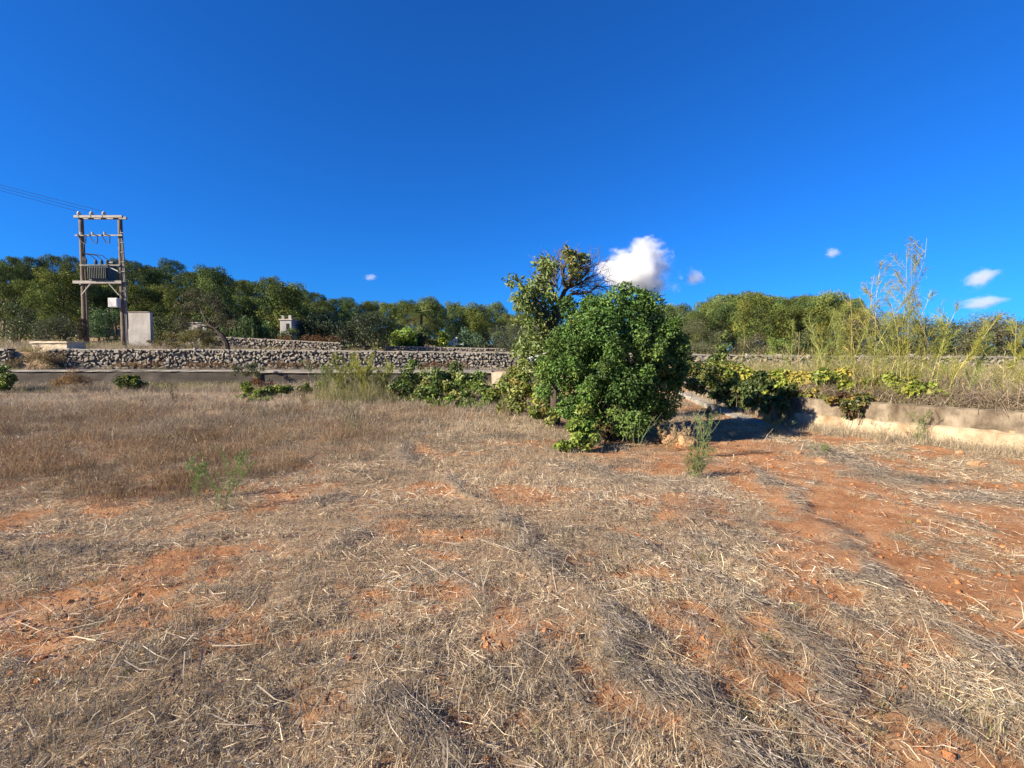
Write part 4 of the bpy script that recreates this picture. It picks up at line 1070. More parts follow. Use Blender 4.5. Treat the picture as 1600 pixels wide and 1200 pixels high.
for (px, py, rp, k) in [(842, 440, 20, 9), (825, 450, 18, 7), (812, 470, 12, 4), (850, 465, 18, 7), (838, 490, 20, 8), (852, 510, 18, 7), (840, 535, 18, 5), (858, 545, 14, 4), (860, 420, 10, 3), (845, 412, 8, 2), (802, 440, 5, 2), (862, 490, 15, 5), (868, 525, 15, 5), (822, 515, 14, 5), (832, 555, 14, 5), (818, 545, 12, 4), (850, 592, 10, 4), (826, 480, 14, 5)]:
    for i in range(k):
        cen.append(fr(px + rng.normal() * rp * 0.6, py + rng.normal() * rp * 0.6, rng.normal() * 0.35)); rad.append(rng.uniform(0.12, 0.26))
clumps(g, cen, rad, 3200, 0.12, 0.068, FIGL, rng, 0.9, 0.2, 0.3)
cen, rad = [], []
for (px, py, rp, k) in [(890, 398, 8, 4), (902, 405, 9, 5), (910, 402, 7, 3), (895, 418, 9, 5), (900, 430, 8, 4), (886, 392, 4, 2), (908, 420, 6, 2), (893, 440, 7, 3)]:
    for i in range(k):
        cen.append(fr(px + rng.normal() * rp * 0.6, py + rng.normal() * rp * 0.6, rng.normal() * 0.2)); rad.append(rng.uniform(0.07, 0.13))
clumps(g, cen, rad, 620, 0.1, 0.062, [(0.18, 0.21, 0.065), (0.24, 0.22, 0.08), (0.14, 0.18, 0.06)], rng, 0.9, 0.2, 0.3)
g.build("foliage", M['leaf'], fig)

# ------------------------------------------------------------------ vines and creepers
VINE = [(0.17, 0.22, 0.04), (0.13, 0.18, 0.032), (0.22, 0.24, 0.05), (0.10, 0.14, 0.03)]
VINEY = VINE + [(0.24, 0.25, 0.055), (0.28, 0.24, 0.06)]
def vine(label, spots, n, L, pal, seed, D=None, name="vine", cat="vine", group=None, W=None, mat='leaf', zfloor=True, rscale=1.0):
    """spots: pixel x, pixel y, depth, radius in metres"""
    rng = np.random.RandomState(seed)
    cen = [P(px, py, d) for (px, py, d, r) in spots]; rad = [r * rscale for *_, r in spots]
    c2, r2 = [], []
    for c, r in zip(cen, rad):
        for k in range(5):
            c2.append(np.array(c) + rng.normal(size=3) * r * np.array([0.6, 0.5, 0.4])); r2.append(r * rng.uniform(0.35, 0.7))
    c2 = np.array(c2)
    b = np.mean(c2, 0); b[2] = hz(b[0], b[1])
    root = empty(name, b, label, cat, group)
    g = Geo(); clumps(g, c2 - b, r2, n, L, W or L * 0.85, pal, rng, 0.8, 0.5, 0.25, 0.25)
    vv = g.v[0].reshape(-1, 4, 3); gz = ground_z(vv[:, :, 0] + b[0], vv[:, :, 1] + b[1]) - b[2]
    vv[:, :, 2] = np.maximum(vv[:, :, 2], gz + 0.015); g.v[0] = vv.reshape(-1, 3)
    g.build("foliage", M[mat], root)
    g = Geo()
    for i in range(max(5, len(c2) // 3)):
        a = c2[rng.randint(len(c2))] - b; e = np.array([a[0] * 0.8, a[1] * 0.9, hz(a[0] * 0.8 + b[0], a[1] * 0.9 + b[1]) - b[2] - 0.03]); e = a + (e - a) * min(1.0, 0.5 / (np.linalg.norm(e - a) + 1e-6)); limb(g, e, a, 0.007, 0.003, rng, 0.25, 6, 4)
    g.build("stems", M['twig'], root)
    return root
vine("round bright green bush standing against the dark field wall", [(205, 600, 24.5, .36), (196, 603, 24.5, .28), (214, 602, 24.5, .3), (205, 592, 24.5, .26)], 1500, 0.12, VINE, 1, name="caper_bush", cat="bush")
vine("bright green bush cut off at the far left edge by the field wall", [(4, 590, 24, .45), (-8, 580, 24, .4), (8, 602, 24, .35), (-15, 600, 24, .45)], 1900, 0.13, VINE, 2, name="caper_bush", cat="bush")
vine("flat green vine creeping over the dry grass below the grey wall", [(390, 622, 20, .3), (410, 618, 20.5, .35), (430, 613, 21, .32), (395, 630, 18.5, .3), (455, 610, 21.5, .28), (478, 606, 22, .25), (497, 602, 22.5, .22), (420, 626, 19, .25), (388, 606, 21.5, .3)], 3200, 0.12, VINE, 3)
vine("tangled yellow green vine mound in front of the lane wall", [(638, 592, 19.5, .5), (645, 575, 20, .3), (632, 612, 18.5, .45), (655, 618, 18.2, .45), (690, 590, 19.5, .5), (705, 585, 19.8, .5), (700, 608, 18.8, .5), (720, 600, 19, .45), (735, 592, 19.4, .42), (680, 615, 18.2, .45), (712, 622, 17.8, .4), (740, 612, 18, .4), (668, 600, 19, .4), (755, 600, 18.6, .35)], 5600, 0.12, VINEY, 4)
vine("low green vine spreading on the grass before the vine mound", [(700, 634, 16.4, .28), (720, 636, 16.2, .3), (740, 632, 16.6, .3), (680, 634, 16.6, .25), (750, 640, 15.8, .25), (765, 626, 16.8, .35)], 2600, 0.09, [(0.15, 0.24, 0.04), (0.12, 0.20, 0.035)], 5)
vine("pale green vine smothering the left foot of the big bush", [(790, 600, 15, .4), (808, 612, 14, .42), (825, 600, 13.5, .4), (835, 622, 12.6, .38), (815, 632, 13, .35), (848, 635, 11.8, .3), (850, 600, 12.2, .35), (800, 590, 15.2, .35), (840, 575, 12.8, .35), (775, 612, 15.4, .35), (860, 650, 11, .22), (790, 636, 13.6, .25)], 8200, 0.085, VINE + [(0.22, 0.24, 0.08), (0.26, 0.2, 0.07)], 6)
vine("yellow green vine trailing from the bush down onto the dry ground", [(908, 640, 8.6, .14), (906, 660, 8.4, .15), (912, 675, 8.25, .14), (903, 688, 8.1, .13), (888, 695, 8.05, .11), (918, 692, 8.0, .12), (875, 697, 8.1, .07)], 2100, 0.07, [(0.19, 0.24, 0.04), (0.15, 0.21, 0.035), (0.23, 0.25, 0.06)], 7)
vine("leafy grapevine sprawling over the sunlit end of the terrace wall", [(1205, 585, 13, .4), (1230, 592, 12.6, .4), (1260, 596, 12, .4), (1285, 604, 11.5, .35), (1310, 610, 11.0, .32), (1335, 612, 10.6, .3), (1250, 612, 11.5, .22), (1280, 618, 11, .2), (1300, 596, 11.6, .35), (1330, 596, 11.2, .35), (1222, 604, 12, .25), (1350, 610, 10.3, .25), (1180, 590, 13.6, .4)], 7000, 0.10, VINEY, 8, name="grapevine")
vine("dark vine tips hanging over the edge of the terrace wall", [(1320, 632, 10.15, .13), (1335, 640, 10.0, .12), (1345, 632, 9.95, .12), (1308, 622, 10.4, .13), (1338, 622, 10.1, .12)], 800, 0.09, [(0.06, 0.08, 0.03), (0.09, 0.11, 0.03), (0.10, 0.06, 0.035), (0.2, 0.14, 0.04)], 9, name="grapevine")
vine("green vine clump at the foot of the tallest yellow stalks", [(1405, 608, 9.7, .2), (1425, 614, 9.5, .2), (1445, 618, 9.4, .2), (1465, 622, 9.25, .18), (1395, 600, 10, .2), (1430, 603, 9.9, .2)], 2200, 0.09, VINE, 10, name="grapevine")
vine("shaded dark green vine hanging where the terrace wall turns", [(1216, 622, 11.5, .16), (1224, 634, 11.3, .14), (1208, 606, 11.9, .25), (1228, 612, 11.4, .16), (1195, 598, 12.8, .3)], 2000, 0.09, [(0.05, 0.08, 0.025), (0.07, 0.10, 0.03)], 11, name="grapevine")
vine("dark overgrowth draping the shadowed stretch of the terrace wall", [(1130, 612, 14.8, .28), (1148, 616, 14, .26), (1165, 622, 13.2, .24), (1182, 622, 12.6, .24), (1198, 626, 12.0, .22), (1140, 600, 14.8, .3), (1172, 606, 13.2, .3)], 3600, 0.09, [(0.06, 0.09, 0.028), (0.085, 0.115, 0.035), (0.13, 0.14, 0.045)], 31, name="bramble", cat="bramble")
vine("green brush topping the shadowed part of the wall", [(1130, 590, 15.5, .45), (1150, 582, 15.5, .45), (1165, 592, 14.6, .4), (1120, 575, 17, .5), (1140, 604, 14.6, .25), (1160, 604, 14, .25)], 4200, 0.09, VINEY, 12, name="bramble", cat="bramble")
vine("dark green and yellow brush right behind the big bush", [(1078, 585, 15, .4), (1095, 578, 16, .45), (1085, 600, 14, .3), (1070, 560, 16, .45), (1108, 590, 16.5, .35)], 4000, 0.085, MID + [(0.18, 0.17, 0.05)], 13, name="bramble", cat="bramble")
vine("leafy shoot of a wild vine standing right of the olive", [(1128, 540, 17, .2), (1126, 555, 17, .22), (1130, 525, 17, .14), (1122, 568, 17, .25)], 700, 0.1, MID, 14, name="wild_vine")
vine("weedy grey green herbs at the pier of the field wall", [(395, 572, 26.2, .35), (405, 583, 26, .3), (388, 584, 26, .3), (372, 578, 26.3, .3)], 1300, 0.1, [(0.13, 0.14, 0.07), (0.16, 0.15, 0.07)], 15, name="weed_patch", cat="weeds", W=0.04)
vine("rust brown dead bush at the foot of the wall pier", [(402, 594, 25.5, .3), (408, 602, 25, .28), (397, 600, 25, .25)], 900, 0.1, RUST, 16, name="dead_bush", cat="bush", W=0.04, mat='dry')
vine("ochre dry bush standing before the left stretch of field wall", [(115, 590, 24, .4), (100, 592, 24, .35), (130, 594, 24, .35), (90, 598, 23.5, .3)], 1500, 0.16, [(0.27, 0.18, 0.085), (0.21, 0.14, 0.07)], 17, name="dry_bush", cat="bush", W=0.02, mat='dry')
vine("yellowing brush in the gap beside the concrete tank", [(60, 560, 31.8, .6), (45, 556, 32, .6), (70, 566, 31.6, .5), (35, 565, 31.8, .55), (82, 562, 32, .45), (55, 568, 31.6, .5)], 3200, 0.18, [(0.26, 0.19, 0.10), (0.2, 0.15, 0.08), (0.16, 0.14, 0.07)], 18, name="dry_bush", cat="bush", W=0.03, mat='dry')
for i, (px, lab) in enumerate([(215, "rust brown weeds at the base of the stone wall below the kiosk"), (330, "rust brown weeds at the base of the stone wall below the leaning pine"), (455, "rust brown weeds at the base of the stone wall left of the carob"), (690, "rust brown weeds at the base of the stone wall below the palm")]):
    vine(lab, [(px + d, 569, 32.2, .22) for d in (-30, -18, -8, 3, 14, 26, 36)], 1100, 0.12, RUST + [(0.25, 0.19, 0.1)], 20 + i, name="dry_weeds", cat="weeds", W=0.025, mat='dry', group="weeds along the stone wall")

# ------------------------------------------------------------------ fennel and dry stalks
def fennel_mesh(seed, h, lean, stemcol, leafcol, nb=9, feather=26, thick=0.008, umbel=True, nstem=1, spread=0.0, fl=0.16, fw=0.005):
    rng = np.random.RandomState(seed); sg, lg = Geo(), Geo()
    for s_ in range(nstem):
        hh = h * rng.uniform(0.65, 1.0) if s_ else h
        ln = np.array(lean) + (rng.normal(size=2) * spread if nstem > 1 else 0)
        t = np.linspace(0, 1, 9)
        wob = rng.normal(size=2) * 0.03 * hh
        pts = np.stack([ln[0] * hh * t ** 1.4 + wob[0] * np.sin(t * 6), ln[1] * hh * t ** 1.4 + wob[1] * np.sin(t * 5), hh * t - 0.05], 1)
        if nstem > 1: pts[:, :2] += rng.normal(size=2) * 0.05
        sg.tube(pts, np.linspace(thick, thick * 0.35, 9), 4, stemcol)
        for k in range(nb):
            f = 0.25 + 0.72 * k / nb; a = rng.uniform(0, 6.283)
            base = np.array([np.interp(f, t, pts[:, i]) for i in range(3)])
            L = hh * rng.uniform(0.10, 0.26) * (1.2 - f * 0.6)
            d = np.array([math.cos(a) * .6, math.sin(a) * .6, rng.uniform(0.7, 1.2)]); d /= np.linalg.norm(d)
            e = base + d * L
            sg.tube([base, (base + e) / 2 + np.array([math.cos(a), math.sin(a), 0]) * L * .08, e], [thick * .5, thick * .4, thick * .22], 3, stemcol, False)
            m = feather
            tt = rng.uniform(0.2, 1, m)[:, None]; p = base + (e - base) * tt
            dd = d + unit(m, rng) * 0.9
            lg.blades(p, dd, dd + unit(m, rng) * 0.4 - np.array([0, 0, .25]), rng.uniform(0.5, 1.1, m) * fl, fw, unit(m, rng), np.array(leafcol) * rng.uniform(.7, 1.3, (m, 1)))
            if umbel and f > 0.6:
                m = 12; dd = d + unit(m, rng) * 0.5
                lg.blades(np.tile(e, (m, 1)), dd, dd, 0.05, 0.004, unit(m, rng), np.array(stemcol) * rng.uniform(.8, 1.2, (m, 1)))
                lg.leaves(e + dd / np.linalg.norm(dd, axis=1, keepdims=True) * 0.05, unit(m, rng), unit(m, rng), 0.014, 0.012, np.tile(np.array(stemcol) * 0.8, (m, 1)))
    return sg, lg
def fennel(label, px, py, D, top, seed, kind="tall", name="fennel_stalk", cat="fennel", group=None, z=None, **kw):
    b = P(px, py, D); zg = hz(b[0], b[1]); t = P(top[0], top[1], D); h = t[2] - zg
    lean = ((t[0] - b[0]) / h, 0.0)
    cols = {"tall": ((0.34, 0.33, 0.10), (0.22, 0.235, 0.06)), "green": ((0.16, 0.20, 0.09), (0.12, 0.165, 0.07)), "dry": ((0.32, 0.25, 0.15), (0.27, 0.21, 0.13)), "fresh": ((0.17, 0.22, 0.08), (0.14, 0.19, 0.07)), "dark": ((0.15, 0.10, 0.07), (0.12, 0.085, 0.06))}[kind]
    sg, lg = fennel_mesh(seed, h, lean, cols[0], cols[1], **kw)
    root = empty(name, (b[0], b[1], zg), label, cat, group)
    sg.build("stem", M['stalk'], root); lg.build("foliage", M['stalk'], root)
RS = [  # yellow stalks on the terrace
    (1377, 592, 10.2, (1433, 372), "tallest yellow fennel stalk reaching furthest into the sky", dict(nb=14, thick=0.011)),
    (1357, 588, 10.6, (1381, 402), "second tallest yellow stalk, left of the tallest one", dict(nb=13, thick=0.010)),
    (1400, 600, 9.9, (1420, 385), "tall stalk crossing the tallest one near its top", dict(nb=13, thick=0.010)),
    (1425, 606, 9.7, (1411, 430), "yellow stalk leaning slightly left at the vine clump", dict(nb=11)),
    (1477, 617, 9.3, (1560, 488), "yellow stalk leaning hard to the right over dry brush", dict(nb=11, thick=0.010)),
    (1462, 612, 9.5, (1480, 492), "yellow stalk standing left of the one that leans hard right", dict(nb=10)),
    (1330, 585, 11.2, (1334, 486), "upright pale yellow stalk at the left end of the tall stalks", dict(nb=9)),
    (1345, 580, 11, (1350, 440), "thin dark tipped stalk left of the second tallest stalk", dict(nb=10)),
    (1294, 575, 12, (1262, 488), "yellow stalk leaning left above the grapevine", dict(nb=11, thick=0.010)),
    (1300, 575, 12, (1318, 470), "yellow stalk leaning right above the grapevine", dict(nb=12, thick=0.010)),
    (1285, 575, 12.4, (1285, 500), "short feathery stalk between the two leaning yellow stalks", dict(nb=12)),
    (1270, 572, 12.6, (1300, 492), "yellow stalk slanting right behind the grapevine", dict(nb=11)),
    (1445, 610, 9.6, (1500, 470), "thin stalk slanting right with dark seed heads", dict(nb=9)),
    (1510, 620, 9.4, (1545, 520), "short yellow stalk right of the hard leaning one", dict(nb=9)),
    (1580, 625, 9.2, (1590, 500), "feathery yellow green stalk close to the right edge", dict(nb=12)),
    (1368, 590, 10.4, (1352, 480), "stalk leaning left at the foot of the tallest stalk", dict(nb=9)),
    (1390, 597, 10, (1450, 450), "stalk slanting right behind the tallest stalk", dict(nb=10)),
    (1235, 565, 14, (1240, 500), "pale dry stalk left of the leaning yellow pair", dict(nb=8)),
    (1160, 560, 18, (1162, 508), "pale forked stalk above the shadowed wall", dict(nb=5)),
    (1410, 600, 9.9, (1395, 470), "yellow stalk rising from the vine clump and leaning left", dict(nb=10)),
    (1436, 608, 9.7, (1446, 490), "short yellow stalk rising straight from the vine clump", dict(nb=9)),
    (1318, 582, 11.4, (1300, 480), "slender stalk leaning left beside the upright pale stalk", dict(nb=9)),
]
for i, (px, py, D, top, lab, kw) in enumerate(RS):
    fennel(lab, px, py, D, top, 200 + i, "tall", feather=56, fw=0.006, fl=0.2, group="yellow fennel stalks on the terrace", **kw)
for i, (px, py, D, top, lab) in enumerate([(1245, 570, 15, (1250, 515), "dry tan stalks behind the grapevine"), (1340, 585, 11, (1322, 455), "dry tan stalk near the upright pale stalk"), (1375, 592, 10.5, (1372, 425), "thin dry stalk beside the tallest stalk"), (1455, 612, 9.6, (1425, 395), "long thin dry stalk bowed behind the tallest stalks")]):
    fennel(lab, px, py, D, top, 260 + i, "dry", name="dry_stalk", cat="stalk", nb=8, feather=8, thick=0.008, group="dry stalks on the terrace")
FS = [
    (1100, 715, 8.0, (1098, 628), "green", "grey green fennel plant between the sandy rock and bare red soil", dict(nstem=9, spread=0.18, nb=5, feather=12, thick=0.006, fl=0.09)),
    (1085, 745, 7.0, (1090, 690), "green", "low grey green fennel in front of the sandy rock", dict(nstem=10, spread=0.3, nb=5, feather=16, thick=0.005, fl=0.09)),
    (1110, 668, 9.6, (1108, 622), "green", "dusty blue green fennel at the edge of the wall's shade", dict(nstem=9, spread=0.25, nb=5, feather=14, thick=0.006, fl=0.1)),
    (1210, 680, 10.3, (1212, 640), "fresh", "small green fennel tuft at the corner of the shaded wall", dict(nstem=9, spread=0.3, nb=4, feather=10, thick=0.005, fl=0.08)),
    (1290, 712, 8.6, (1285, 690), "green", "wispy pale green weed below the sunlit plinth", dict(nstem=7, spread=0.3, nb=4, feather=10, thick=0.004, fl=0.07)),
    (340, 796, 5.05, (365, 695), "fresh", "fresh green fennel rising from the edge of the tall dry grass", dict(nstem=7, spread=0.22, nb=6, feather=22, thick=0.0035, fl=0.06, fw=0.0028)),
    (315, 780, 5.4, (312, 705), "fresh", "pale green weed just left of the fresh fennel in dry grass", dict(nstem=6, spread=0.2, nb=6, feather=18, thick=0.003, fl=0.06, fw=0.0028)),
    (556, 685, 9.6, (552, 600), "green", "lone pale green stalk in the dry grass left of the furrow", dict(nstem=4, spread=0.12, nb=5, feather=8, thick=0.006, fl=0.08)),
    (540, 625, 19, (538, 548), "tall", "feathery yellow weed left of the vine mound, nearest the wall pier", dict(nstem=8, spread=0.25, nb=10, feather=34, thick=0.012, fl=0.2, fw=0.014)),
    (570, 625, 19, (565, 552), "tall", "feathery yellow weed midway between pier and vine mound", dict(nstem=8, spread=0.25, nb=10, feather=34, thick=0.012, fl=0.2, fw=0.014)),
    (595, 622, 19.5, (598, 562), "tall", "feathery yellow weed directly left of the vine mound", dict(nstem=7, spread=0.25, nb=10, feather=34, thick=0.012, fl=0.2, fw=0.014)),
    (510, 618, 20.5, (512, 562), "green", "grey green weed in front of the recessed dark wall", dict(nstem=6, spread=0.25, nb=9, feather=30, thick=0.012, fl=0.2, fw=0.012)),
    (1440, 668, 8.9, (1432, 630), "green", "grey green weed growing on the ledge of the sunlit plinth", dict(nstem=9, spread=0.35, nb=4, feather=10, thick=0.004, fl=0.06)),
    (1375, 690, 8.9, (1376, 640), "dry", "thin rust coloured weed against the sunlit plinth", dict(nstem=5, spread=0.2, nb=5, feather=8, thick=0.004, fl=0.05)),
    (940, 695, 8.2, (950, 655), "dry", "dry yellow stems at the foot of the big bush", dict(nstem=8, spread=0.35, nb=4, feather=8, thick=0.004, fl=0.07)),
    (1030, 690, 8.5, (1035, 630), "dry", "straw coloured stems between the big bush and sandy rock", dict(nstem=9, spread=0.25, nb=4, feather=10, thick=0.005, fl=0.08)),
    (1046, 705, 8.3, (1042, 660), "dry", "dry straw coloured weed in front of the sandy boulder", dict(nstem=9, spread=0.5, nb=4, feather=10, thick=0.003, fl=0.07)),
    (1078, 700, 8.6, (1070, 650), "dry", "dry weed between the sandy boulder and grey green fennel", dict(nstem=9, spread=0.4, nb=4, feather=10, thick=0.003, fl=0.07)),
    (990, 700, 8.0, (1000, 620), "green", "thin dark stems standing before the big bush", dict(nstem=6, spread=0.3, nb=3, feather=5, thick=0.004, fl=0.06)),
    (475, 640, 16, (470, 598), "dark", "dark twiggy dead weed in the dry grass before the creeping vine", dict(nstem=6, spread=0.35, nb=6, feather=6, thick=0.007, fl=0.1)),
    (270, 622, 18, (265, 592), "dark", "dark twiggy dead weed right of the round green bush", dict(nstem=6, spread=0.35, nb=6, feather=6, thick=0.007, fl=0.1)),
    (790, 665, 11.5, (785, 610), "dry", "dry tan weed at the left edge of the vine covered bush foot", dict(nstem=8, spread=0.3, nb=5, feather=10, thick=0.005, fl=0.09)),
]
for i, (px, py, D, top, kind, lab, kw) in enumerate(FS):
    D = G(px, py)[1] if py > 640 and i not in (12, 13) else D
    fennel(lab, px, py, D, top, 300 + i, kind, name="fennel_plant" if kind in ("green", "fresh", "tall") else "dry_weed", cat="weed", **kw)

# ------------------------------------------------------------------ rocks
def rock(name, label, px, py, size, seed, mat='red_rock', D=None, z=None, sub=4):
    c = P(px, py, D) if D else G(px, py)
    zg = hz(c[0], c[1]) if z is None else z
    bm = bmesh.new(); bmesh.ops.create_icosphere(bm, subdivisions=sub, radius=0.5)
    rng = np.random.RandomState(seed); cuts = unit(9, rng)
    for v in bm.verts:
        p = np.array(v.co)
        for cdir in cuts:
            d = p @ cdir
            if d > 0.36: p = p - cdir * (d - 0.36) * 0.9
        p = p * (1 + 0.5 * (float(fbm(p[0] * 5 + seed, p[1] * 5 + p[2] * 4, 4)) - 0.5) + 0.18 * (float(fbm(p[0] * 16 + seed, p[2] * 16 - p[1] * 9, 2)) - 0.5))
        v.co = Vector(p * np.array(size))
    me = bpy.data.meshes.new(name); bm.to_mesh(me); bm.free(); me.materials.append(M[mat])
    o = link_mesh(name, me, None, (c[0], c[1], zg + size[2] * 0.22)); o.rotation_euler = (0, 0, seed)
    return tag(o, label, "rock")
rock("boulder", "sandy orange boulder right of the big bush's foot", 1052, 688, (0.58, 0.5, 0.42), 1, D=9.0)
rock("boulder", "smaller sandy lump leaning against the orange boulder", 1074, 692, (0.36, 0.32, 0.26), 2, D=8.75)
rock("stone", "orange stone on the ground below the right end of the plinth", 1526, 728, (0.24, 0.16, 0.13), 3)
rock("stone", "small orange stone between the plinth and the larger orange stone", 1499, 710, (0.13, 0.11, 0.09), 4)
rock("stone", "reddish stone lying on the ledge of the plinth", 1581, 681, (0.12, 0.09, 0.09), 5, D=8.02, z=0.34)
rock("stone", "flat orange clod beside the grey straw below the shaded wall", 1285, 722, (0.22, 0.14, 0.08), 6)
rock("stone", "small orange clod on the bare red track", 1249, 709, (0.2, 0.14, 0.09), 7)
rng = np.random.RandomState(55)

# ------------------------------------------------------------------ scattered dry grass and straw
def mat_scatter():
    m, nt, out = new_mat('straw')
    L = nt.links.new
    a = N(nt, "ShaderNodeAttribute", attribute_name="col"); t = N(nt, "ShaderNodeAttribute", attribute_name="tint", attribute_type='INSTANCER')
    mu = N(nt, "ShaderNodeVectorMath", operation='MULTIPLY'); L(a.outputs['Color'], mu.inputs[0]); L(t.outputs['Vector'], mu.inputs[1])
    p = N(nt, "ShaderNodeBsdfPrincipled"); p.inputs['Roughness'].default_value = 0.75; p.inputs['Specular IOR Level'].default_value = 0.15
    tr = N(nt, "ShaderNodeBsdfTranslucent"); mx = N(nt, "ShaderNodeMixShader"); mx.inputs[0].default_value = 0.2
    L(mu.outputs[0], p.inputs['Base Color']); L(mu.outputs[0], tr.inputs[0]); L(p.outputs[0], mx.inputs[1]); L(tr.outputs[0], mx.inputs[2]); L(mx.outputs[0], out.inputs[0])
    return m
M['straw'] = mat_scatter()
def straw_patch(seed, n, Rr, Lr, spread, pitch, Wr, zr, pal):
    rng = np.random.RandomState(seed); g = Geo()
    r = Rr * np.sqrt(rng.rand(n)); a = rng.uniform(0, 6.283, n)
    th = rng.normal(size=n) * spread; ph = rng.normal(size=n) * pitch
    d0 = np.stack([np.cos(th) * np.cos(ph), np.sin(th) * np.cos(ph), np.sin(ph)], 1)
    L = rng.uniform(*Lr, n) * np.where(rng.rand(n) < 0.12, 1.8, 1.0)
    p = np.stack([r * np.cos(a), r * np.sin(a), rng.uniform(*zr, n)], 1) - d0 * L[:, None] / 2
    d1 = d0 + rng.normal(size=(n, 3)) * 0.18
    side = np.cross(d0, np.array([0, 0, 1.0])) + rng.normal(size=(n, 3)) * 0.5
    pal = np.array(pal); col = pal[rng.randint(0, len(pal), n)] * rng.uniform(0.6, 1.25, (n, 1))
    g.blades(p, d0, d1, L, rng.uniform(*Wr, n), side, col)
    return g
def tuft(seed, n, Rr, hr, lean, Wr, pal, heads=0.0):
    rng = np.random.RandomState(seed); g = Geo()
    r = Rr * np.sqrt(rng.rand(n)); a = rng.uniform(0, 6.283, n); b = rng.uniform(0, 6.283, n)
    p = np.stack([r * np.cos(a), r * np.sin(a), np.full(n, -0.02)], 1)
    l0 = np.abs(rng.normal(size=n)) * lean * 0.5; l1 = l0 + np.abs(rng.normal(size=n)) * lean
    d0 = np.stack([np.cos(b) * l0, np.sin(b) * l0, np.ones(n)], 1); d1 = np.stack([np.cos(b) * l1, np.sin(b) * l1, np.ones(n)], 1)
    hh = rng.uniform(*hr, n); pal = np.array(pal); col = pal[rng.randint(0, len(pal), n)] * rng.uniform(.65, 1.25, (n, 1))
    g.blades(p, d0, d1, hh, rng.uniform(*Wr, n), np.stack([-np.sin(b), np.cos(b), 0 * b], 1) + rng.normal(size=(n, 3)) * .5, col)
    k = rng.rand(n) < heads
    if k.any():
        d0n = d0 / np.linalg.norm(d0, axis=1, keepdims=True); d1n = d1 / np.linalg.norm(d1, axis=1, keepdims=True)
        e = (p + d0n * hh[:, None] * .5 + d1n * hh[:, None] * .45)[k]
        g.leaves(e, d1n[k] + rng.normal(size=(k.sum(), 3)) * .15, unit(k.sum(), rng), hh[k] * 0.16, 0.012, col[k] * 1.15, 0.0)
    return g
def scatter(name, label, cat, pts, rz, tilt, scl, idxs, tint, geos):
    src = bpy.data.collections.new(name + "_source")
    for i, g in enumerate(geos):
        src.objects.link(bpy.data.objects.new("%s_piece_%02d" % (name, i), g.mesh(name + "_piece", M['straw'])))
    n = len(pts)
    me = bpy.data.meshes.new(name); me.vertices.add(n); me.vertices.foreach_set("co", np.asarray(pts, np.float32).ravel())
    def attr(nm, ty, key, data): at = me.attributes.new(nm, ty, 'POINT'); at.data.foreach_set(key, np.ascontiguousarray(data).ravel())
    attr("rot", 'FLOAT_VECTOR', "vector", np.stack([tilt[:, 0], tilt[:, 1], rz], 1).astype(np.float32))
    attr("scl", 'FLOAT', "value", np.asarray(scl, np.float32)); attr("pick", 'INT', "value", np.asarray(idxs, np.int32)); attr("tint", 'FLOAT_VECTOR', "vector", np.asarray(tint, np.float32))
    o = bpy.data.objects.new(name, me); COL.objects.link(o)
    nt = bpy.data.node_groups.new(name + "_scatter", 'GeometryNodeTree'); nt.is_modifier = True
    nt.interface.new_socket("Geometry", in_out='INPUT', socket_type='NodeSocketGeometry'); nt.interface.new_socket("Geometry", in_out='OUTPUT', socket_type='NodeSocketGeometry')
    gi, go = N(nt, "NodeGroupInput"), N(nt, "NodeGroupOutput")
    ci = N(nt, "GeometryNodeCollectionInfo"); ci.inputs[0].default_value = src; ci.inputs['Separate Children'].default_value = True; ci.inputs['Reset Children'].default_value = True
    ip = N(nt, "GeometryNodeInstanceOnPoints"); ip.inputs['Pick Instance'].default_value = True
    def named(nm, ty): q = N(nt, "GeometryNodeInputNamedAttribute", data_type=ty); q.inputs['Name'].default_value = nm; return [s for s in q.outputs if s.enabled][0]
    e2r = N(nt, "FunctionNodeEulerToRotation"); L = nt.links.new
    L(gi.outputs[0], ip.inputs['Points']); L(ci.outputs[0], ip.inputs['Instance']); L(named("pick", 'INT'), ip.inputs['Instance Index'])
    L(named("rot", 'FLOAT_VECTOR'), e2r.inputs[0]); L(e2r.outputs[0], ip.inputs['Rotation']); L(named("scl", 'FLOAT'), ip.inputs['Scale']); L(ip.outputs[0], go.inputs[0])
    md = o.modifiers.new("scatter", 'NODES'); md.node_group = nt
    return tag(o, label, cat, kind="stuff")
STRAW = [(0.64, 0.525, 0.35), (0.56, 0.435, 0.27), (0.46, 0.33, 0.20), (0.43, 0.365, 0.28), (0.72, 0.635, 0.49), (0.26, 0.175, 0.105)]
BROWNG = [(0.24, 0.165, 0.095), (0.185, 0.125, 0.073), (0.35, 0.275, 0.18), (0.26, 0.21, 0.15), (0.135, 0.093, 0.06), (0.47, 0.40, 0.29)]
TANG = [(0.43, 0.345, 0.225), (0.36, 0.28, 0.185), (0.32, 0.275, 0.215), (0.50, 0.42, 0.29), (0.25, 0.19, 0.13), (0.28, 0.25, 0.21)]
srng = np.random.RandomState(99)
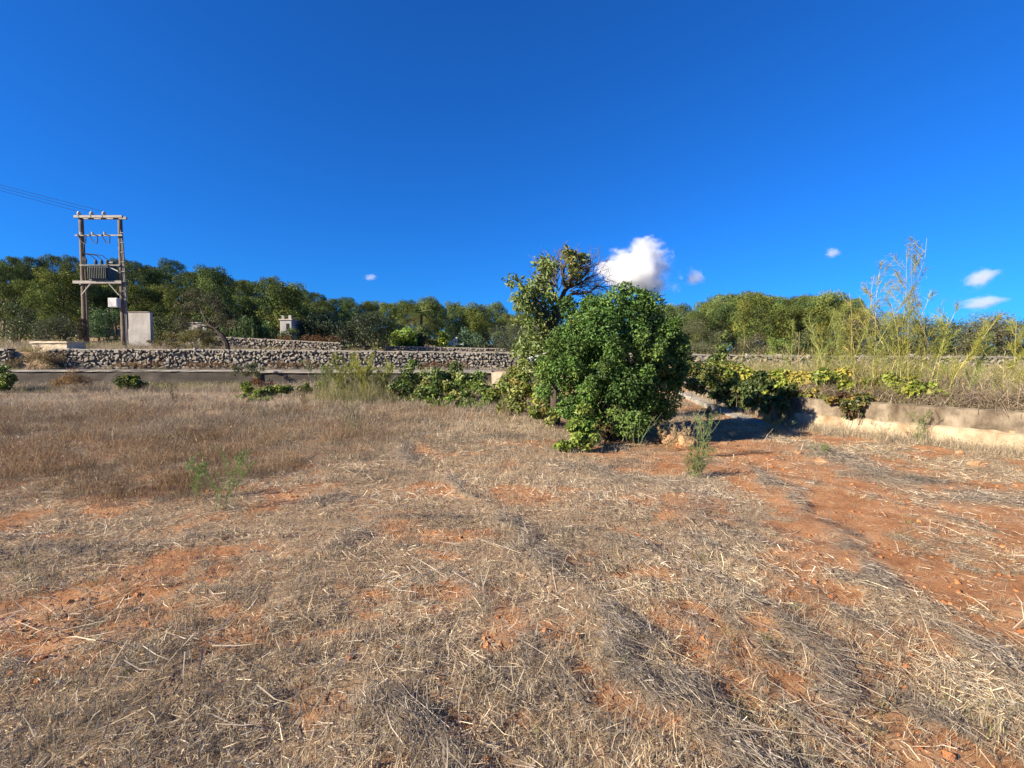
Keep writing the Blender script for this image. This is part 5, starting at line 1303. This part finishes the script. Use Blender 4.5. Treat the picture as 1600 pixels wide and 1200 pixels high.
# lying straw: one mesh of separate stems
def straw_mesh(n, seed, D0=1.25, D1=11.5):
    rng = np.random.RandomState(seed)
    D = D0 * np.exp(rng.rand(n) * math.log(D1 / D0)); x = rng.uniform(-1, 1, n) * (1.3 * D + 2.4); y = D * 1.25 - 1.0 if D0 < 2 else D
    # gather stems into loose handfuls
    k = n // 14; own = rng.randint(0, k, n); loose = rng.rand(n) < 0.55
    cx, cy = x[:k], y[:k]
    x = np.where(loose, x, cx[own] + rng.normal(size=n) * 0.05 * (0.5 + cy[own] * 0.12)); y = np.where(loose, y, cy[own] + rng.normal(size=n) * 0.05 * (0.5 + cy[own] * 0.12))
    bm = baremask(x, y); rm = rowmask(x, y)
    keep = (rng.rand(n) > (0.72 + 0.16 * sstep(1.5, 3.0, x)) * sstep(0.08, 0.75, bm)) & (x < wall_x(y) - 0.2) & (rng.rand(n) > 0.75 * tallmask(x, y)) & (y > 0.0) & (y < Y_W1 - 0.2)
    thin = sstep(0.35, 0.6, fbm(x * 2.3 + 13, y * 2.3 + 29, 3) + 0.25 * rm)
    keep &= rng.rand(n) < 0.32 + 0.68 * thin
    x, y, rm, own, loose = x[keep], y[keep], rm[keep], own[keep], loose[keep]; n = len(x)
    side = sstep(-0.6, 1.6, x); row = math.atan2(4.75, -1.72)
    hand = rng.uniform(0, 6.283, k)[own]
    th = np.where(loose, rng.uniform(0, 6.283, n), hand + rng.normal(size=n) * 0.45)
    al = rng.rand(n) < np.maximum(side * 0.62, rm * 0.85)
    th = np.where(al, row + rng.normal(size=n) * 0.38, th)
    ph = rng.normal(size=n) * np.where(rng.rand(n) < 0.2, 0.55, 0.16)
    gs = 0.78 + 0.13 * np.minimum(y, 16)
    L = rng.lognormal(math.log(0.037), 0.6, n) * np.clip(gs, 0.8, 1.6); L = np.clip(L, 0.02, 0.34)
    W = rng.uniform(0.0017, 0.0044, n) * gs
    d0 = np.stack([np.cos(th) * np.cos(ph), np.sin(th) * np.cos(ph), np.sin(ph)], 1)
    z = ground_z(x, y) + 0.035 * rm + 0.004 + (0.018 + 0.03 * rm) * rng.rand(n) + np.abs(np.sin(ph)) * L * 0.5
    p = np.stack([x, y, z], 1) - d0 * L[:, None] / 2
    d1 = d0 + rng.normal(size=(n, 3)) * 0.22
    sd = np.cross(d0, np.array([0, 0, 1.0])) + rng.normal(size=(n, 3)) * 0.45
    pal = np.array(STRAW); col = pal[rng.randint(0, len(pal), n)] * rng.uniform(0.6, 1.25, (n, 1))
    pat = fbm(x * 1.3 + 7, y * 1.3 + 3, 3)
    grey = np.clip(rm * 1.15 + (0.45 + 0.4 * side) * sstep(0.50, 0.64, fbm(x * 0.9 + 60, y * 0.9 + 20, 4)) * rng.uniform(0.4, 1, n), 0, 1)[:, None]
    lum = col.mean(1, keepdims=True)
    col = col * (1 - grey) + lum * np.array([0.74, 0.63, 0.50]) * grey
    col = np.clip(col * (0.48 + 1.12 * pat)[:, None], 0, 0.8)
    g = Geo(); g.blades(p, d0, d1, L, W, sd, col)
    return g
o = straw_mesh(620000, 4242).build("straw", M['dry'])
tag(straw_mesh(95000, 77, 9.0, 26.5).build("straw", M['dry']), "flattened dead grass in the far part of the field before the walls", "straw", kind="stuff")
tag(o, "mown straw lying over the red soil of the field", "straw", kind="stuff")
# longer pale stems
n = 420
D = 1.0 * np.exp(srng.rand(n) * math.log(8 / 1.0)); px = srng.uniform(-1, 1, n); x, y = px * (1.3 * D + 2.4), D
keep = (x < wall_x(y) - 0.3) & (srng.rand(n) < np.where(x < 0, 0.9, 0.45)); x, y = x[keep], y[keep]; n = len(x)
z = ground_z(x, y) + 0.02
geos = [straw_patch(540 + i, 5, 0.2, (0.10, 0.32), 0.8, 0.12, (0.0035, 0.0065), (0.012, 0.05), [(0.62, 0.54, 0.41), (0.55, 0.46, 0.33), (0.4, 0.33, 0.25)]) for i in range(10)]
scatter("dry_stems", "scattered pale broken stems on top of the straw", "straw", np.stack([x, y, z], 1), np.where(x > 0.3, math.atan2(4.75, -1.72) + srng.normal(size=n) * 0.5, srng.uniform(0, 6.283, n)), srng.normal(size=(n, 2)) * 0.1, srng.uniform(0.7, 1.2, n), srng.randint(0, 10, n), np.ones((n, 3)) * srng.uniform(0.7, 1.15, (n, 1)), geos)
# long grey stalks lying along the windrows
n = 6200
D = 1.3 * np.exp(srng.rand(n) * math.log(10 / 1.3)); x = srng.uniform(-1, 1, n) * (1.2 * D + 1.5); y = D
keep = (srng.rand(n) < rowmask(x, y) * 0.9 - 0.15) & (x < wall_x(y) - 0.3); x, y = x[keep], y[keep]; n = len(x)
geos = [straw_patch(730 + i, 7, 0.10, (0.10, 0.28), 0.38, 0.10, (0.0017, 0.0034), (0.015, 0.05), [(0.34, 0.285, 0.225), (0.22, 0.18, 0.145), (0.48, 0.40, 0.31), (0.14, 0.115, 0.09)]) for i in range(10)]
scatter("grey_stalks", "long grey stalks lying in diagonal rows on the straw", "straw", np.stack([x, y, ground_z(x, y) + 0.03], 1), math.atan2(DIRY, DIRX) + srng.normal(size=n) * 0.22, srng.normal(size=(n, 2)) * 0.06, srng.uniform(0.8, 1.3, n), srng.randint(0, 10, n), np.ones((n, 3)) * srng.uniform(0.7, 1.2, (n, 1)), geos)
# stubble: short standing dry tufts over the whole field
n = 38000
D = 0.9 * np.exp(srng.rand(n) * math.log(26.7 / 0.9)); px = srng.uniform(-1, 1, n); x, y = px * (1.3 * D + 2.4), D
keep = (x < wall_x(y) - 0.15) & (y < Y_W1 - 0.1) & (srng.rand(n) > 0.9 * baremask(x, y)) & (srng.rand(n) < np.where(y < 6, 0.45, 1.0)) & (np.hypot(x - BC[0], y - BC[1]) > 0.8)
x, y = x[keep], y[keep]; n = len(x)
rm = rowmask(x, y); pat = fbm(x * 0.7 + 7, y * 0.7 + 3, 3)
tint = np.ones((n, 3)) * (0.62 + 0.75 * pat + srng.normal(size=n) * 0.12)[:, None]
grey = np.clip(rm + 0.9 * sstep(0.45, 0.62, fbm(x * 0.45 + 20, y * 0.45 + 60, 3)), 0, 1)[:, None]
tint = tint * (1 - grey) + tint * np.array([0.66, 0.68, 0.70]) * grey
far = sstep(5, 16, y)
geos = [tuft(560 + i, 26, 0.10, (0.05, 0.17), 0.9, (0.002, 0.0045), TANG) for i in range(10)]
scatter("dry_grass", "short dry grass stubble standing across the field", "grass", np.stack([x, y, ground_z(x, y)], 1), srng.uniform(0, 6.283, n), srng.normal(size=(n, 2)) * 0.25, srng.uniform(0.6, 1.2, n) * (0.7 + 1.5 * far) * np.where(x > 2.5, 0.75, 1.0), srng.randint(0, 10, n), tint, geos)
# tall dry grass on the left
n = 27000
x = srng.uniform(-22, 0.5, n); y = 3.8 + 15 * srng.rand(n) ** 1.5
keep = (srng.rand(n) < tallmask(x, y)) & (np.abs(x) < 1.4 * y + 4); x, y = x[keep], y[keep]; n = len(x)
pat = fbm(x * 0.6 + 70, y * 0.6 + 3, 3); brn = sstep(0.4, 0.6, fbm(x * 0.35 + 5, y * 0.35 + 33, 3) + 0.25 * sstep(8, 5, y) - 0.05)[:, None]
tint = (np.array([1.0, 0.86, 0.72]) * brn + np.array([1.05, 1.06, 1.08]) * (1 - brn)) * (0.4 + 1.0 * pat + srng.normal(size=n) * 0.12)[:, None]
geos = [tuft(600 + i, 26, 0.14, (0.08, 0.44), 0.95 if i % 3 else 1.8, (0.0022, 0.0045), BROWNG, 0.18) for i in range(12)]
scatter("tall_dry_grass", "knee high brown dry grass standing on the left half of the field", "grass", np.stack([x, y, ground_z(x, y)], 1), srng.uniform(0, 6.283, n), srng.normal(size=(n, 2)) * 0.22, srng.uniform(0.4, 0.95, n) * (0.05 + 1.75 * fbm(x * 1.5, y * 1.5 + 90, 3) ** 1.2), srng.randint(0, 12, n), tint, geos)
# grass along the terrace, the lane verges and the upper ground
n = 16000
x1 = srng.uniform(6, 40, 7000); y1 = srng.uniform(2, 26.5, 7000); k1 = (x1 > wall_x(y1) + 0.2) & (x1 < 1.5 * y1 + 3)
x2 = srng.uniform(-48, 50, 9000); y2 = 33.4 + 22 * srng.rand(9000) ** 1.3
x3 = srng.uniform(-40, 40, 1500); y3 = srng.uniform(31.9, 32.6, 1500)
x4 = srng.uniform(-40, 2, 4200); y4 = 26.95 - 3.2 * srng.rand(4200) ** 1.6
y5 = srng.uniform(6, 11.2, 520); x5 = wall_x(y5) - 0.14 - 0.28 * srng.rand(520) ** 2
x = np.concatenate([x1[k1], x2, x3, x4, x5]); y = np.concatenate([y1[k1], y2, y3, y4, y5]); n = len(x)
pat = fbm(x * 0.5 + 70, y * 0.5 + 3, 3)
tint = np.ones((n, 3)) * (0.65 + 0.7 * pat + srng.normal(size=n) * 0.1)[:, None]
grn = (sstep(0.5, 0.62, fbm(x * 0.3 + 11, y * 0.3 + 44, 3)) * (y > 10))[:, None]
tint = tint * (1 - grn) + tint * np.array([0.75, 0.85, 0.5]) * grn
zz = np.where((y > 31.8) & (y < 32.7), Z_ROAD, ground_z(x, y))
geos = [tuft(640 + i, 26, 0.16, (0.15, 0.5), 0.5, (0.005, 0.011), TANG, 0.3) for i in range(10)]
scatter("verge_grass", "dry grass on the terrace, lane verges and the ground below the hill", "grass", np.stack([x, y, zz], 1), srng.uniform(0, 6.283, n), srng.normal(size=(n, 2)) * 0.15, srng.uniform(0.6, 1.2, n) * np.where(y < 12, 0.5, np.where(y < 22, 0.9, np.where(y < 27, 1.0, np.where(y < 33, 0.55, np.where((x > -26) & (x < 8) & (y < 47), 0.45, 1.2))))), srng.randint(0, 10, n), tint, geos)
# weeds on the terrace
n = 13000
y = srng.uniform(6.5, 26, n); x = wall_x(y) + 0.3 + srng.uniform(0, 1, n) ** 1.3 * (1.2 * y)
pat = fbm(x * 0.6 + 3, y * 0.6 + 21, 3); u = 800 + FPX * x / y
tallz = np.exp(-((u - 1300) / 45) ** 2) + np.exp(-((u - 1400) / 55) ** 2) + 0.6 * np.exp(-((u - 1490) / 30) ** 2) + 0.7 * np.exp(-((u - 1580) / 30) ** 2) + 0.85 * np.exp(-((u - 1180) / 75) ** 2)
keep = srng.rand(n) < sstep(0.36, 0.56, pat) * (0.35 + 0.65 * np.clip(tallz, 0, 1)); x, y, tallz, pat = x[keep], y[keep], tallz[keep], pat[keep]; n = len(x)
geos = [tuft(760 + i, 18, 0.17, (0.15, 0.6) if i % 3 else (0.4, 1.3), 0.6 + 0.5 * (i % 2), (0.004, 0.008), [(0.19, 0.20, 0.055), (0.14, 0.165, 0.05), (0.30, 0.26, 0.10), (0.36, 0.29, 0.17), (0.26, 0.20, 0.13)], 0.6) for i in range(9)]
dry = (srng.rand(n) < 0.3 - 0.15 * np.clip(tallz, 0, 1))[:, None]
tint = np.where(dry, np.array([1.25, 1.0, 0.95]), np.array([0.95, 1.0, 0.9])) * srng.uniform(0.65, 1.2, (n, 1))
scatter("terrace_weeds", "yellow green weeds overgrowing the raised ground behind the low wall", "weeds", np.stack([x, y, ground_z(x, y)], 1), srng.uniform(0, 6.283, n), srng.normal(size=(n, 2)) * 0.22, srng.uniform(0.35, 0.75, n) + srng.uniform(0.1, 0.6, n) * np.clip(tallz, 0, 1), srng.randint(0, 9, n), tint, geos)
# tangle of weeds before the lane wall
n = 750
u = np.where(srng.rand(n) < 0.75, srng.normal(size=n) * 45 + 555, srng.uniform(620, 800, n)); y = srng.uniform(17.5, 23, n); x = (u - 800) / FPX * y
geos = [tuft(790 + i, 20, 0.2, (0.25, 0.7) if i % 2 else (0.5, 1.5), 0.6, (0.006, 0.012), [(0.22, 0.22, 0.07), (0.17, 0.19, 0.07), (0.33, 0.29, 0.13), (0.36, 0.30, 0.19), (0.22, 0.19, 0.13)], 0.6) for i in range(6)]
tint = np.ones((n, 3)) * srng.uniform(0.65, 1.15, (n, 1))
scatter("weed_tangle", "tangle of yellow and grey weeds in front of the lane wall beside the vine mound", "weeds", np.stack([x, y, ground_z(x, y)], 1), srng.uniform(0, 6.283, n), srng.normal(size=(n, 2)) * 0.2, srng.uniform(0.4, 1.0, n) * np.where(np.abs(u - 555) < 60, 1.0, 0.55), srng.randint(0, 6, n), tint, geos)
# dry brush tangle on the right of the terrace
n = 2600
y = srng.uniform(7.6, 14, n); x = wall_x(y) + 0.25 + 6 * srng.rand(n) ** 1.5
geos = [straw_patch(680 + i, 22, 0.22, (0.2, 0.6), 1.6, 0.5, (0.004, 0.009), (0.05, 0.28), [(0.30, 0.22, 0.16), (0.22, 0.165, 0.125), (0.38, 0.31, 0.23)]) for i in range(8)]
scatter("dry_brush", "tangle of dead stems on the terrace behind the sunlit wall", "brush", np.stack([x, y, ground_z(x, y)], 1), srng.uniform(0, 6.283, n), srng.normal(size=(n, 2)) * 0.2, srng.uniform(0.7, 1.2, n), srng.randint(0, 8, n), np.ones((n, 3)) * srng.uniform(0.7, 1.15, (n, 1)), geos)
# green sprouts
n = 260
D = 1.8 * np.exp(srng.rand(n) * math.log(12 / 1.8)); px = srng.uniform(-1.1, 1.1, n); x, y = px * D, D
keep = (x < wall_x(y) - 0.3) & (srng.rand(n) < sstep(0.45, 0.6, fbm(x * 0.9 + 3, y * 0.9 + 77, 2))); x, y = x[keep], y[keep]; n = len(x)
geos = [tuft(700 + i, 16, 0.07, (0.04, 0.13), 0.8, (0.003, 0.005), [(0.14, 0.19, 0.06), (0.11, 0.15, 0.06), (0.19, 0.2, 0.09)]) for i in range(5)]
scatter("green_sprouts", "sparse green sprouts coming up through the straw", "grass", np.stack([x, y, ground_z(x, y)], 1), srng.uniform(0, 6.283, n), srng.normal(size=(n, 2)) * 0.15, srng.uniform(0.6, 1.2, n), srng.randint(0, 5, n), np.ones((n, 3)), geos)
# clods of red earth
cg = []
for i in range(6):
    v, f = HULLS[i]; g = Geo(); g.add(v * np.array([1, 1, 0.8]), None, f, (0.36, 0.14, 0.055) if i % 2 else (0.44, 0.19, 0.08)); cg.append(g)
n = 7500
D = 0.9 * np.exp(srng.rand(n) * math.log(10 / 0.9)); px = srng.uniform(-1, 1, n); x, y = px * (1.3 * D + 2.4), D
keep = (srng.rand(n) < 0.08 + 1.1 * baremask(x, y) ** 1.5) & (x < wall_x(y) - 0.2); x, y = x[keep], y[keep]; n = len(x)
scatter("soil_clods", "crumbs of red earth on the bare patches", "soil", np.stack([x, y, ground_z(x, y) + 0.002], 1), srng.uniform(0, 6.283, n), srng.normal(size=(n, 2)) * 0.5, 0.010 + 0.035 * srng.rand(n) ** 3, srng.randint(0, 6, n), np.ones((n, 3)) * srng.uniform(.75, 1.2, (n, 1)), cg)

# ------------------------------------------------------------------ clouds
def mat_cloud(name, dens, nscale, thr, width, amp, seed):
    """density where a lumpy noise beats the distance from the cloud's heart"""
    m, nt, out = new_mat(name); L = nt.links.new
    tc = N(nt, "ShaderNodeTexCoord")
    off = N(nt, "ShaderNodeVectorMath", operation='ADD'); L(tc.outputs['Object'], off.inputs[0]); off.inputs[1].default_value = (seed, seed * 0.7, seed * 0.3)
    ln = N(nt, "ShaderNodeVectorMath", operation='LENGTH'); L(tc.outputs['Object'], ln.inputs[0])
    nz = noise_node(nt, nscale, 9, off.outputs[0], 0.62)
    nm = N(nt, "ShaderNodeMath", operation='MULTIPLY_ADD'); L(nz.outputs[0], nm.inputs[0]); nm.inputs[1].default_value = amp; nm.inputs[2].default_value = -0.5 * amp
    ad = N(nt, "ShaderNodeMath", operation='SUBTRACT'); L(nm.outputs[0], ad.inputs[0]); L(ln.outputs['Value'], ad.inputs[1])
    mr = N(nt, "ShaderNodeMapRange", interpolation_type='SMOOTHSTEP'); L(ad.outputs[0], mr.inputs[0]); mr.inputs[1].default_value = -thr; mr.inputs[2].default_value = -thr + width; mr.inputs[3].default_value = 0; mr.inputs[4].default_value = dens
    v = N(nt, "ShaderNodeVolumePrincipled"); v.inputs['Color'].default_value = (0.95, 0.95, 0.955, 1); v.inputs['Anisotropy'].default_value = 0.1
    L(mr.outputs[0], v.inputs['Density']); L(v.outputs[0], out.inputs['Volume'])
    return m
def cloud(label, px, py, wpx, hpx, D, mat, tilt=0, group="small clouds"):
    c = P(px, py, D); rx, rz = wpx / FPX * D / 2, hpx / FPX * D / 2
    bm = bmesh.new(); bmesh.ops.create_icosphere(bm, subdivisions=3, radius=1.0)
    me = bpy.data.meshes.new("cloud"); bm.to_mesh(me); bm.free(); me.materials.append(mat)
    o = link_mesh("cloud", me, None, c); o.scale = (rx, min(rx, rz) * 1.1, rz); o.rotation_euler = (0, tilt, 0)
    return tag(o, label, "cloud", group)
MC = mat_cloud('cumulus', 0.05, 1.7, 0.60, 0.24, 1.6, 3.1)
MW = mat_cloud('wisp', 0.035, 1.5, 0.48, 0.45, 1.7, 7.7)
cloud("big white cumulus cloud above the green bush", 1000, 422, 175, 140, 1500, MC, 0, None)
cloud("small ragged wisp of cloud right of the cumulus", 1083, 432, 70, 62, 1500, MW, 0.5)
cloud("tiny lone cloud above the pine grove on the right", 1299, 394, 52, 40, 1500, MW, 0.3)
cloud("upper of the two flat clouds on the right", 1526, 435, 130, 62, 1500, MW, -0.3)
cloud("lower and longer flat cloud on the right", 1527, 473, 180, 52, 1500, MW, -0.1)
cloud("tiny cloud tuft above the carob trees", 577, 433, 50, 26, 1500, MW, 0)
